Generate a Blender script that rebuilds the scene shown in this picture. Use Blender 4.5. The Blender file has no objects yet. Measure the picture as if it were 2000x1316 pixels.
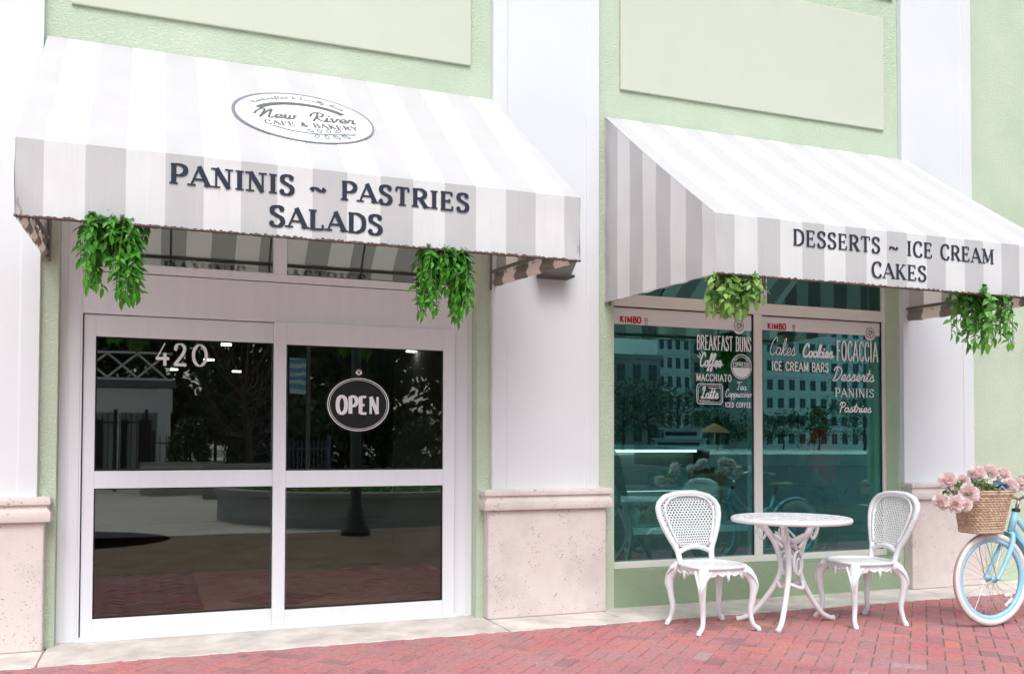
import bpy, math, random
import numpy as np
from mathutils import Vector, Matrix
random.seed(7); np.random.seed(7)
PI = math.pi
S = bpy.context.scene
COL = S.collection

# ------------------------------------------------------------------ camera
CAM = np.array([0.0, -6.5263, 1.2978]); F_PX = 1815.81; CY = 816.726
YAW, PITCH, ROLL = -0.369484, 0.025772, 0.0024957
_f = np.array([-math.sin(YAW)*math.cos(PITCH), math.cos(YAW)*math.cos(PITCH), math.sin(PITCH)])
_r = np.array([math.cos(YAW), math.sin(YAW), 0.0]); _u = np.cross(_r, _f)
_c, _s = math.cos(ROLL), math.sin(ROLL)
RGT, UPV, FWD = _c*_r+_s*_u, -_s*_r+_c*_u, _f
cd = bpy.data.cameras.new('camera'); cam = bpy.data.objects.new('camera', cd); COL.objects.link(cam)
cam.matrix_world = Matrix(((RGT[0], UPV[0], -FWD[0], CAM[0]), (RGT[1], UPV[1], -FWD[1], CAM[1]), (RGT[2], UPV[2], -FWD[2], CAM[2]), (0, 0, 0, 1)))
cd.sensor_width = 36; cd.lens = F_PX/2000*36; cd.shift_y = (CY-658)/2000; cd.clip_end = 2000
S.camera = cam
S.render.resolution_x, S.render.resolution_y = 1024, 673

def at(px, py, y):
    d = RGT*((px-1000)/F_PX) - UPV*((py-CY)/F_PX) + FWD
    t = (y-CAM[1])/d[1]; p = CAM+t*d
    return (float(p[0]), float(p[2]))
def AX(px, py, y): return at(px, py, y)[0]
def AZ(px, py, y): return at(px, py, y)[1]
def on_ground(px, py, z=0.0):
    d = RGT*((px-1000)/F_PX) - UPV*((py-CY)/F_PX) + FWD
    t = (z-CAM[2])/d[2]; p = CAM+t*d
    return (float(p[0]), float(p[1]))

# ------------------------------------------------------------------ light
SUN_EL, SUN_AZ = math.radians(53), math.radians(192)      # azimuth clockwise from +y
w = bpy.data.worlds.new('World'); S.world = w; w.use_nodes = True
nt = w.node_tree; nt.nodes.clear()
sky = nt.nodes.new('ShaderNodeTexSky'); sky.sky_type = 'NISHITA'; sky.sun_disc = False
sky.sun_elevation = SUN_EL; sky.sun_rotation = SUN_AZ; sky.dust_density = 3; sky.air_density = 1.0
hs = nt.nodes.new('ShaderNodeHueSaturation'); hs.inputs['Saturation'].default_value = 0.50
bg = nt.nodes.new('ShaderNodeBackground'); bg.inputs['Strength'].default_value = 0.15
wo = nt.nodes.new('ShaderNodeOutputWorld')
nt.links.new(sky.outputs[0], hs.inputs['Color']); nt.links.new(hs.outputs[0], bg.inputs[0]); nt.links.new(bg.outputs[0], wo.inputs[0])
sd = bpy.data.lights.new('sun', 'SUN'); sd.energy = 0.6; sd.angle = math.radians(34); sd.color = (1, .995, .985)
so = bpy.data.objects.new('sun', sd); COL.objects.link(so)
_dir = Vector((math.sin(SUN_AZ)*math.cos(SUN_EL), math.cos(SUN_AZ)*math.cos(SUN_EL), math.sin(SUN_EL)))
so.rotation_euler = (-_dir).to_track_quat('-Z', 'Y').to_euler(); so.location = (6, -20, 25)
S.view_settings.view_transform = 'Standard'; S.view_settings.look = 'None'
S.view_settings.exposure = 0.84; S.view_settings.gamma = 1.0
S.render.engine = 'CYCLES'
S.cycles.use_denoising = True; S.cycles.max_bounces = 10; S.cycles.transparent_max_bounces = 12
S.cycles.sample_clamp_indirect = 6

# ------------------------------------------------------------------ materials
def newmat(name):
    m = bpy.data.materials.new(name); m.use_nodes = True
    n = m.node_tree.nodes; b = n['Principled BSDF']
    return m, m.node_tree, b
def N(nt, typ, **kw):
    n = nt.nodes.new(typ)
    for k, v in kw.items():
        if k in n.inputs: n.inputs[k].default_value = v
        else: setattr(n, k, v)
    return n
def L(nt, a, b): nt.links.new(a, b)
def ramp(nt, stops):
    r = N(nt, 'ShaderNodeValToRGB'); e = r.color_ramp.elements
    while len(e) < len(stops): e.new(0.5)
    for i, (p, c) in enumerate(stops): e[i].position = p; e[i].color = (*c, 1)
    return r
def coords(nt, scale=(1, 1, 1), kind='Object'):
    tc = N(nt, 'ShaderNodeTexCoord'); mp = N(nt, 'ShaderNodeMapping'); mp.inputs['Scale'].default_value = scale
    L(nt, tc.outputs[kind], mp.inputs['Vector']); return mp.outputs['Vector']
def mat(name, col, rough=.6, spec=.4, metal=0, var=0.0, vscale=4, bump=0.0, bscale=60, bdist=.003, stretch=(1, 1, 1), col2=None, detail=6, sub=0):
    m, nt, b = newmat(name)
    b.inputs['Roughness'].default_value = rough; b.inputs['Specular IOR Level'].default_value = spec; b.inputs['Metallic'].default_value = metal
    b.inputs['Base Color'].default_value = (*col, 1)
    if var or col2:
        v = coords(nt, stretch)
        nz = N(nt, 'ShaderNodeTexNoise', Scale=vscale, Detail=detail, Roughness=.6); L(nt, v, nz.inputs['Vector'])
        c2 = col2 or tuple(max(0, c*(1-var)) for c in col); c1 = col if col2 else tuple(min(1, c*(1+var*.5)) for c in col)
        r = ramp(nt, [(.32, c2), (.68, c1)]); L(nt, nz.outputs['Fac'], r.inputs[0]); L(nt, r.outputs[0], b.inputs['Base Color'])
    if bump:
        v2 = coords(nt, stretch)
        n2 = N(nt, 'ShaderNodeTexNoise', Scale=bscale, Detail=4); L(nt, v2, n2.inputs['Vector'])
        bp = N(nt, 'ShaderNodeBump', Strength=bump, Distance=bdist); L(nt, n2.outputs['Fac'], bp.inputs['Height']); L(nt, bp.outputs[0], b.inputs['Normal'])
    return m

def stucco(name='green_stucco', ca=(.52, .62, .47), cb=(.60, .68, .54)):
    m, nt, b = newmat(name); v = coords(nt)
    n1 = N(nt, 'ShaderNodeTexNoise', Scale=2.2, Detail=6); L(nt, v, n1.inputs['Vector'])
    r = ramp(nt, [(.3, ca), (.7, cb)]); L(nt, n1.outputs['Fac'], r.inputs[0]); L(nt, r.outputs[0], b.inputs['Base Color'])
    b.inputs['Roughness'].default_value = .9; b.inputs['Specular IOR Level'].default_value = .15
    n2 = N(nt, 'ShaderNodeTexNoise', Scale=70, Detail=4, Roughness=.55, Distortion=.6); L(nt, v, n2.inputs['Vector'])
    rr = ramp(nt, [(.38, (0, 0, 0)), (.62, (1, 1, 1))]); L(nt, n2.outputs['Fac'], rr.inputs[0])
    bp = N(nt, 'ShaderNodeBump', Strength=.75, Distance=.005); L(nt, rr.outputs[0], bp.inputs['Height']); L(nt, bp.outputs[0], b.inputs['Normal'])
    return m
def coral():
    m, nt, b = newmat('coral_stone'); v = coords(nt)
    n1 = N(nt, 'ShaderNodeTexNoise', Scale=3.0, Detail=8, Roughness=.65); L(nt, v, n1.inputs['Vector'])
    base = ramp(nt, [(.3, (.58, .51, .48)), (.55, (.69, .62, .59)), (.75, (.67, .585, .52))]); L(nt, n1.outputs['Fac'], base.inputs[0])
    vo = N(nt, 'ShaderNodeTexVoronoi', Scale=52); vo.inputs['Randomness'].default_value = 1.0
    mp = coords(nt, (1, 1, 1.25))
    nw = N(nt, 'ShaderNodeTexNoise', Scale=30, Detail=3); L(nt, mp, nw.inputs['Vector'])
    mx = N(nt, 'ShaderNodeMixRGB'); mx.inputs[0].default_value = .06; L(nt, mp, mx.inputs[1]); L(nt, nw.outputs['Color'], mx.inputs[2]); L(nt, mx.outputs[0], vo.inputs['Vector'])
    n3 = N(nt, 'ShaderNodeTexNoise', Scale=7, Detail=3); L(nt, v, n3.inputs['Vector'])
    th = N(nt, 'ShaderNodeMapRange'); th.inputs['From Min'].default_value = .34; th.inputs['From Max'].default_value = .72; th.inputs['To Min'].default_value = .0; th.inputs['To Max'].default_value = .30
    L(nt, n3.outputs['Fac'], th.inputs['Value'])
    lt = N(nt, 'ShaderNodeMath', operation='LESS_THAN'); L(nt, vo.outputs['Distance'], lt.inputs[0]); L(nt, th.outputs[0], lt.inputs[1])
    mix = N(nt, 'ShaderNodeMixRGB'); L(nt, lt.outputs[0], mix.inputs[0]); L(nt, base.outputs[0], mix.inputs[1]); mix.inputs[2].default_value = (.30, .235, .21, 1)
    L(nt, mix.outputs[0], b.inputs['Base Color']); b.inputs['Roughness'].default_value = .85; b.inputs['Specular IOR Level'].default_value = .2
    inv = N(nt, 'ShaderNodeMath', operation='SUBTRACT'); inv.inputs[0].default_value = 1; L(nt, lt.outputs[0], inv.inputs[1])
    n4 = N(nt, 'ShaderNodeTexNoise', Scale=70, Detail=4); L(nt, v, n4.inputs['Vector'])
    ad = N(nt, 'ShaderNodeMath', operation='MULTIPLY_ADD'); L(nt, n4.outputs['Fac'], ad.inputs[0]); ad.inputs[1].default_value = .35; L(nt, inv.outputs[0], ad.inputs[2])
    bp = N(nt, 'ShaderNodeBump', Strength=.6, Distance=.006); L(nt, ad.outputs[0], bp.inputs['Height']); L(nt, bp.outputs[0], b.inputs['Normal'])
    return m
def cloth(name, axis, off, step, odd_gray, trans=.64):
    m, nt, b = newmat(name); nt.nodes.remove(b)
    tc = N(nt, 'ShaderNodeTexCoord'); sp = N(nt, 'ShaderNodeSeparateXYZ'); L(nt, tc.outputs['Object'], sp.inputs[0])
    a = N(nt, 'ShaderNodeMath', operation='SUBTRACT'); L(nt, sp.outputs[axis], a.inputs[0]); a.inputs[1].default_value = off
    d = N(nt, 'ShaderNodeMath', operation='DIVIDE'); L(nt, a.outputs[0], d.inputs[0]); d.inputs[1].default_value = step*2
    f = N(nt, 'ShaderNodeMath', operation='FRACT'); L(nt, d.outputs[0], f.inputs[0])
    g = N(nt, 'ShaderNodeMath', operation='GREATER_THAN'); L(nt, f.outputs[0], g.inputs[0]); g.inputs[1].default_value = .5
    mx = N(nt, 'ShaderNodeMixRGB'); L(nt, g.outputs[0], mx.inputs[0])
    white, gray = (.65, .66, .67, 1), (.505, .508, .518, 1)
    mx.inputs[1].default_value, mx.inputs[2].default_value = (white, gray) if odd_gray else (gray, white)
    v = coords(nt, (170, 170, 2.5)); nz = N(nt, 'ShaderNodeTexNoise', Scale=1, Detail=3); L(nt, v, nz.inputs['Vector'])
    v2 = coords(nt, (1, 1, .7)); nz2 = N(nt, 'ShaderNodeTexNoise', Scale=5, Detail=4); L(nt, v2, nz2.inputs['Vector'])
    av = N(nt, 'ShaderNodeMath', operation='ADD'); L(nt, nz.outputs['Fac'], av.inputs[0]); L(nt, nz2.outputs['Fac'], av.inputs[1])
    st = ramp(nt, [(.30, (.90, .895, .90)), (.62, (1, 1, 1))])
    hf = N(nt, 'ShaderNodeMath', operation='MULTIPLY'); hf.inputs[1].default_value = .5; L(nt, av.outputs[0], hf.inputs[0]); L(nt, hf.outputs[0], st.inputs[0])
    ml = N(nt, 'ShaderNodeMixRGB', blend_type='MULTIPLY'); ml.inputs[0].default_value = 1; L(nt, mx.outputs[0], ml.inputs[1]); L(nt, st.outputs[0], ml.inputs[2])
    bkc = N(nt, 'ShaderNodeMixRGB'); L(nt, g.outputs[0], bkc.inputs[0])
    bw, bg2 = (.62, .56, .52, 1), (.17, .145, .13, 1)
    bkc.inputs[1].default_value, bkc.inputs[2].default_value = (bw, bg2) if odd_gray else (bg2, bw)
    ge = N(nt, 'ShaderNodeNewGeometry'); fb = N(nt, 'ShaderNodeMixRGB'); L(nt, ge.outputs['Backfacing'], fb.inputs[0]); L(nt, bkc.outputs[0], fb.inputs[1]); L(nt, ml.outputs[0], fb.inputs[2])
    df = N(nt, 'ShaderNodeBsdfDiffuse'); L(nt, fb.outputs[0], df.inputs[0])
    tr = N(nt, 'ShaderNodeBsdfTranslucent')
    tm = N(nt, 'ShaderNodeMixRGB', blend_type='MULTIPLY'); tm.inputs[0].default_value = 1; L(nt, mx.outputs[0], tm.inputs[1]); L(nt, mx.outputs[0], tm.inputs[2])
    tm2 = N(nt, 'ShaderNodeMixRGB', blend_type='MULTIPLY'); tm2.inputs[0].default_value = 1; L(nt, tm.outputs[0], tm2.inputs[1]); tm2.inputs[2].default_value = (trans*1.15, trans*1.03, trans*.94, 1); L(nt, tm2.outputs[0], tr.inputs[0])
    ms = N(nt, 'ShaderNodeAddShader'); L(nt, df.outputs[0], ms.inputs[0]); L(nt, tr.outputs[0], ms.inputs[1])
    bp = N(nt, 'ShaderNodeBump', Strength=.12, Distance=.003); L(nt, nz.outputs['Fac'], bp.inputs['Height']); L(nt, bp.outputs[0], df.inputs['Normal'])
    L(nt, ms.outputs[0], nt.nodes['Material Output'].inputs[0]); return m
def glass(name, refl, tint, gtint=(1, 1, 1)):
    m, nt, b = newmat(name); nt.nodes.remove(b)
    t = N(nt, 'ShaderNodeBsdfTransparent'); t.inputs[0].default_value = (*tint, 1)
    g = N(nt, 'ShaderNodeBsdfGlossy', Roughness=0.0); g.inputs[0].default_value = (*gtint, 1)
    lw = N(nt, 'ShaderNodeFresnel', IOR=1.45)
    ad = N(nt, 'ShaderNodeMath', operation='ADD'); ad.use_clamp = True; L(nt, lw.outputs[0], ad.inputs[0]); ad.inputs[1].default_value = refl
    ms = N(nt, 'ShaderNodeMixShader'); L(nt, ad.outputs[0], ms.inputs[0]); L(nt, t.outputs[0], ms.inputs[1]); L(nt, g.outputs[0], ms.inputs[2])
    nz = N(nt, 'ShaderNodeTexNoise', Scale=.9, Detail=1); L(nt, coords(nt), nz.inputs['Vector'])
    bp = N(nt, 'ShaderNodeBump', Strength=.04, Distance=.02); L(nt, nz.outputs['Fac'], bp.inputs['Height']); L(nt, bp.outputs[0], g.inputs['Normal'])
    L(nt, ms.outputs[0], nt.nodes['Material Output'].inputs[0]); return m
def emit(name, col, s):
    m, nt, b = newmat(name); b.inputs['Base Color'].default_value = (.8, .8, .8, 1); b.inputs['Emission Color'].default_value = (*col, 1); b.inputs['Emission Strength'].default_value = s; return m
def leafmat(name, c1, c2, trans=.3):
    m, nt, b = newmat(name)
    at_ = N(nt, 'ShaderNodeAttribute', attribute_name='tone')
    r = ramp(nt, [(0, c1), (1, c2)]); L(nt, at_.outputs['Fac'], r.inputs[0])
    L(nt, r.outputs[0], b.inputs['Base Color']); b.inputs['Roughness'].default_value = .38; b.inputs['Specular IOR Level'].default_value = .5
    t = N(nt, 'ShaderNodeBsdfTranslucent'); L(nt, r.outputs[0], t.inputs[0])
    ms = N(nt, 'ShaderNodeMixShader'); ms.inputs[0].default_value = trans
    L(nt, b.outputs[0], ms.inputs[1]); L(nt, t.outputs[0], ms.inputs[2]); L(nt, ms.outputs[0], nt.nodes['Material Output'].inputs[0]); return m
def brickmat():
    m, nt, b = newmat('brick_paver')
    a = N(nt, 'ShaderNodeAttribute', attribute_name='tone')
    r = ramp(nt, [(0, (.32, .15, .165)), (.25, (.43, .20, .21)), (.5, (.48, .185, .19)), (.75, (.52, .18, .175)), (.92, (.56, .22, .17)), (1, (.45, .29, .30))]); L(nt, a.outputs['Fac'], r.inputs[0])
    v = coords(nt); n1 = N(nt, 'ShaderNodeTexNoise', Scale=1.3, Detail=5); L(nt, v, n1.inputs['Vector'])
    n2 = N(nt, 'ShaderNodeTexNoise', Scale=40, Detail=6, Roughness=.7); L(nt, v, n2.inputs['Vector'])
    dust = ramp(nt, [(.35, (0, 0, 0)), (.75, (1, 1, 1))]); L(nt, n1.outputs['Fac'], dust.inputs[0])
    fm = N(nt, 'ShaderNodeMath', operation='MULTIPLY'); L(nt, dust.outputs[0], fm.inputs[0]); fm.inputs[1].default_value = .45
    mx = N(nt, 'ShaderNodeMixRGB'); L(nt, fm.outputs[0], mx.inputs[0]); L(nt, r.outputs[0], mx.inputs[1]); mx.inputs[2].default_value = (.50, .33, .33, 1)
    sp = ramp(nt, [(.3, (.72, .72, .72)), (.6, (1.08, 1.08, 1.08))]); L(nt, n2.outputs['Fac'], sp.inputs[0])
    ml = N(nt, 'ShaderNodeMixRGB', blend_type='MULTIPLY'); ml.inputs[0].default_value = 1; L(nt, mx.outputs[0], ml.inputs[1]); L(nt, sp.outputs[0], ml.inputs[2])
    L(nt, ml.outputs[0], b.inputs['Base Color']); b.inputs['Roughness'].default_value = .8; b.inputs['Specular IOR Level'].default_value = .25
    bp = N(nt, 'ShaderNodeBump', Strength=.35, Distance=.002); L(nt, n2.outputs['Fac'], bp.inputs['Height']); L(nt, bp.outputs[0], b.inputs['Normal'])
    return m

M = {}
M['shaded_wall_base'] = stucco('shaded_green_stucco', (.28, .37, .24), (.37, .46, .32))  # darker copy of the wall green, with shade painted into the colour
M['stucco'] = stucco(); M['coral'] = coral()
M['white'] = mat('white_paint', (.69, .715, .74), .55, var=.03, vscale=1.2, bump=.12, bscale=14, bdist=.003)
M['panel'] = mat('sage_panel', (.56, .60, .49), .6, var=.03, vscale=2)
M['frame'] = mat('white_aluminium', (.775, .795, .835), .38, .5, var=.03, vscale=3, stretch=(6, 6, .4))
M['frame_shop'] = mat('cream_aluminium', (.79, .75, .72), .42, .5, var=.03, vscale=3)
M['gasket'] = mat('black_rubber', (.012, .012, .014), .6)
M['glass_door'] = glass('door_glass', .045, (.93, .94, .92), (.95, 1, .98))
M['glass_shop'] = glass('tinted_shop_glass', .105, (.74, .96, .94), (.50, 1, .97))
M['glass_transom'] = glass('transom_glass', .24, (.60, .63, .60), (.93, 1, .96))
M['glass_transom_shop'] = glass('teal_transom_glass', .10, (.05, .16, .15), (.45, 1, .95))
M['film'] = mat('white_window_film', (.78, .74, .755), .5)
M['vinyl'] = mat('white_vinyl', (.87, .90, .92), .5)
M['numeral'] = mat('cream_vinyl', (.82, .82, .82), .5)
M['red_ink'] = mat('red_ink', (.50, .012, .03), .5); M['grey_ink'] = mat('grey_ink', (.22, .22, .22), .6)
M['navy'] = mat('navy_letter_paint', (.028, .036, .058), .7, .2); M['logo_grey'] = mat('logo_grey', (.13, .14, .13), .7, .2)
M['logo_rim'] = mat('logo_rim', (.20, .20, .27), .7); M['logo_white'] = mat('logo_white', (.80, .80, .80), .8, .1); M['logo_leaf'] = mat('logo_leaf_ink', (.16, .24, .21), .7)
M['concrete'] = mat('pale_concrete', (.68, .63, .58), .85, .2, var=.30, vscale=3.5, bump=.3, bscale=90, bdist=.002, detail=9)
M['mortar'] = mat('sand_joint', (.30, .22, .20), .95, .1, var=.5, vscale=12)
M['brick'] = brickmat()
M['steel'] = mat('galvanised_tube', (.17, .155, .145), .5, .5, .3); M['hem'] = mat('frayed_hem', (.20, .14, .12), .9, .1, var=.8, vscale=14, stretch=(9, 1, 1))
M['lamp_dark'] = mat('dark_bronze', (.05, .048, .045), .5, .4); M['lamp_face'] = mat('bronze_glass', (.14, .14, .13), .25, .5)
M['cast'] = mat('white_cast_aluminium', (.78, .80, .815), .42, .5, var=.04, vscale=9, bump=.25, bscale=45, bdist=.002)
M['sign'] = mat('black_sign_board', (.016, .018, .019), .55, .3, var=.2, vscale=20); M['chrome'] = mat('chrome', (.7, .7, .7), .18, .5, 1)
M['leaf_a'] = leafmat('deep_green_leaf', (.012, .10, .008), (.11, .42, .03), .32)
M['leaf_b'] = leafmat('light_green_leaf', (.06, .22, .03), (.36, .58, .15), .32)
M['leaf_c'] = leafmat('mid_green_leaf', (.03, .16, .02), (.20, .50, .09), .32)
M['stem'] = mat('green_stem', (.10, .22, .05), .6)

# ------------------------------------------------------------------ mesh helpers
class MB:
    def __init__(s): s.v = []; s.f = []; s.t = []
    def add(s, vs, fs, tone=None):
        o = len(s.v); s.v += [tuple(map(float, p)) for p in vs]
        for f in fs: s.f.append(tuple(o+i for i in f)); s.t.append(0.5 if tone is None else tone)
        return s
    def box(s, x0, x1, y0, y1, z0, z1, tone=None):
        return s.add([(x0, y0, z0), (x1, y0, z0), (x1, y1, z0), (x0, y1, z0), (x0, y0, z1), (x1, y0, z1), (x1, y1, z1), (x0, y1, z1)],
                     [(0, 3, 2, 1), (4, 5, 6, 7), (0, 1, 5, 4), (1, 2, 6, 5), (2, 3, 7, 6), (3, 0, 4, 7)], tone)
    def quad(s, a, b, c, d, tone=None): return s.add([a, b, c, d], [(0, 1, 2, 3)], tone)
    def grid(s, fn, nu, nv, cu=False, tone=None):
        vs = [fn(i/nu, j/nv) for j in range(nv+1) for i in range(nu+1)]
        return s.add(vs, [(j*(nu+1)+i, j*(nu+1)+i+1, (j+1)*(nu+1)+i+1, (j+1)*(nu+1)+i) for j in range(nv) for i in range(nu)], tone)
    def tube(s, pts, rad, n=8, closed=False, flat=1.0, tone=None):
        P = [np.array(p, float) for p in pts]; m = len(P)
        R = rad if hasattr(rad, '__len__') else [rad]*m
        up = None; rings = []
        for i in range(m):
            if closed: t = P[(i+1) % m]-P[i-1]
            else: t = P[min(i+1, m-1)]-P[max(i-1, 0)]
            ln = np.linalg.norm(t); t = t/ln if ln > 1e-9 else np.array([0, 0, 1.])
            if up is None:
                up = np.array([0, 0, 1.]) if abs(t[2]) < .9 else np.array([0, 1., 0])
            up = up-t*(up@t); up /= np.linalg.norm(up)+1e-12; b = np.cross(t, up)
            rings.append([P[i]+R[i]*(math.cos(a)*up+flat*math.sin(a)*b) for a in [2*PI*k/n for k in range(n)]])
        vs = [q for r in rings for q in r]; fs = []
        for i in range(m if closed else m-1):
            j = (i+1) % m
            for k in range(n): fs.append((i*n+k, i*n+(k+1) % n, j*n+(k+1) % n, j*n+k))
        if not closed: fs.append(tuple(range(n-1, -1, -1))); fs.append(tuple((m-1)*n+k for k in range(n)))
        return s.add(vs, fs, tone)
    def lathe(s, prof, c=(0, 0, 0), n=32, axis='z', tone=None):
        vs = []
        for (r, h) in prof:
            for k in range(n):
                a = 2*PI*k/n; x, y = r*math.cos(a), r*math.sin(a)
                vs.append((c[0]+x, c[1]+y, c[2]+h) if axis == 'z' else (c[0]+x, c[1]+h, c[2]+y))
        fs = [(i*n+k, i*n+(k+1) % n, (i+1)*n+(k+1) % n, (i+1)*n+k) for i in range(len(prof)-1) for k in range(n)]
        return s.add(vs, fs, tone)
    def build(s, name, m, parent=None, smooth=False, bevel=0, tones=False, auto=None):
        me = bpy.data.meshes.new(name); me.from_pydata(s.v, [], s.f); me.update()
        me.materials.append(m)
        if tones:
            a = me.attributes.new('tone', 'FLOAT', 'FACE'); a.data.foreach_set('value', s.t)
        if smooth: me.polygons.foreach_set('use_smooth', [True]*len(me.polygons))
        o = bpy.data.objects.new(name, me); COL.objects.link(o)
        if auto is not None:
            me.polygons.foreach_set('use_smooth', [True]*len(me.polygons))
            try: me.set_sharp_from_angle(angle=math.radians(auto))
            except Exception: pass
        if bevel:
            b = o.modifiers.new('bevel', 'BEVEL'); b.width = bevel; b.segments = 2; b.limit_method = 'ANGLE'
        if parent: o.parent = parent
        return o
def thing(name, label, cat, loc=(0, 0, 0), rz=0, group=None):
    o = bpy.data.objects.new(name, None); o.empty_display_size = .1; COL.objects.link(o); o.location = loc; o.rotation_euler = (0, 0, rz)
    return tag(o, label, cat, group)
def tag(o, label=None, cat=None, group=None, kind=None):
    if label: o['label'] = label
    if cat: o['category'] = cat
    if group: o['group'] = group
    if kind: o['kind'] = kind
    return o
def kids(o): return [c for c in bpy.data.objects if c.parent == o]
def copy_tree(o, parent=None):
    c = o.copy(); COL.objects.link(c)
    if parent: c.parent = parent
    for ch in kids(o): copy_tree(ch, c)
    return c
def spline(pts, k=6, closed=False):
    P = [np.array(p, float) for p in pts]; n = len(P); out = []
    rng = range(n if closed else n-1)
    for i in rng:
        p1, p2 = P[i], P[(i+1) % n]
        p0 = P[i-1] if (closed or i > 0) else 2*p1-p2
        p3 = P[(i+2) % n] if (closed or i+2 < n) else 2*p2-p1
        for j in range(k):
            t = j/k
            out.append(.5*((2*p1)+(p2-p0)*t+(2*p0-5*p1+4*p2-p3)*t*t+(3*p1-p0-3*p2+p3)*t**3))
    if not closed: out.append(P[-1])
    return out

# ------------------------------------------------------------------ lettering (stroke alphabets)
def pp(s): return [tuple(map(float, q.split(','))) for q in s.split()]
# kinds: l auto line, t thin, k thick, s spline, c closed spline, d dot, v serif points
CAPS = {
 'A': (.74, 't:0.02,0 .35,1;k:.33,1 .72,0;t:.14,.33 .58,.33;v:0.04,0 .7,0'),
 'B': (.64, 'k:.12,0 .12,1;s:.12,.985 .36,.985 .54,.86 .53,.66 .38,.53 .12,.53;s:.12,.53 .4,.53 .6,.4 .6,.15 .4,.015 .12,.015;h:0,.985 .12,.985;h:0,.015 .12,.015'),
 'C': (.68, 's:.62,.78 .55,.94 .38,1 .16,.86 .07,.5 .16,.14 .38,0 .55,.05 .65,.22;k:.62,.99 .62,.72'),
 'D': (.72, 'k:.12,0 .12,1;s:.12,.985 .38,.97 .6,.8 .66,.5 .6,.2 .38,.03 .12,.015;h:0,.985 .12,.985;h:0,.015 .12,.015'),
 'E': (.62, 'k:.12,0 .12,1;t:.0,.98 .54,.98;t:.12,.51 .42,.51;t:.0,.02 .57,.02;w:.53,.98 .53,.78;w:.42,.62 .42,.4;w:.56,.02 .56,.24'),
 'F': (.58, 'k:.12,0 .12,1;t:0,.98 .54,.98;t:.12,.5 .42,.5;w:.53,.98 .53,.78;w:.42,.62 .42,.4;v:.12,0'),
 'H': (.72, 'k:.12,0 .12,1;k:.6,0 .6,1;t:.12,.5 .6,.5;v:.12,0 .6,0 .12,1 .6,1'),
 'I': (.3, 'k:.15,0 .15,1;v:.15,0 .15,1'),
 'K': (.7, 'k:.12,0 .12,1;t:.14,.42 .58,1;k:.26,.56 .62,0;v:.12,0 .12,1 .62,0 .56,1'),
 'L': (.58, 'k:.12,0 .12,1;t:0,.02 .54,.02;w:.53,.02 .53,.26;v:.12,1'),
 'M': (.88, 't:.1,0 .12,1;k:.12,1 .44,.1;t:.44,.1 .76,1;k:.76,1 .78,0;v:.1,0 .78,0 .08,1 .8,1'),
 'N': (.76, 't:.12,0 .12,1;k:.12,1 .64,0;t:.64,0 .64,1;v:.12,0 .08,1 .64,1'),
 'O': (.76, 'c:.38,1 .14,.85 .07,.5 .14,.15 .38,0 .62,.15 .69,.5 .62,.85'),
 'P': (.62, 'k:.12,0 .12,1;s:.12,.985 .38,.985 .57,.84 .56,.6 .38,.46 .12,.46;v:.12,0;h:0,.985 .12,.985'),
 'R': (.7, 'k:.12,0 .12,1;s:.12,.985 .38,.985 .56,.84 .55,.63 .38,.5 .12,.5;k:.34,.5 .64,0;v:.12,0 .65,0;h:0,.985 .12,.985'),
 'S': (.58, 's:.5,.8 .42,.95 .28,1 .1,.9 .1,.68 .28,.54 .45,.42 .51,.22 .4,.04 .24,0 .1,.06 .05,.22;w:.5,.99 .5,.74;w:.06,.01 .06,.27'),
 'T': (.64, 'k:.32,0 .32,1;t:.04,.98 .6,.98;v:.32,0;w:.04,.98 .04,.76;w:.6,.98 .6,.76'),
 'U': (.72, 's:.12,1 .12,.3 .2,.06 .36,0 .52,.06 .6,.3 .6,1;v:.12,1 .6,1'),
 'Y': (.7, 'k:.04,1 .35,.48;t:.66,1 .35,.48;k:.35,.48 .35,0;v:.35,0 .06,1 .64,1'),
 '~': (.72, 's:.06,.34 .16,.48 .3,.46 .42,.38 .54,.36 .66,.5'),
 '&': (.7, 's:.64,.4 .5,.1 .28,0 .1,.1 .1,.32 .4,.62 .44,.86 .32,1 .2,.86 .28,.6 .64,0'),
 ' ': (.36, '')}
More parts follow.
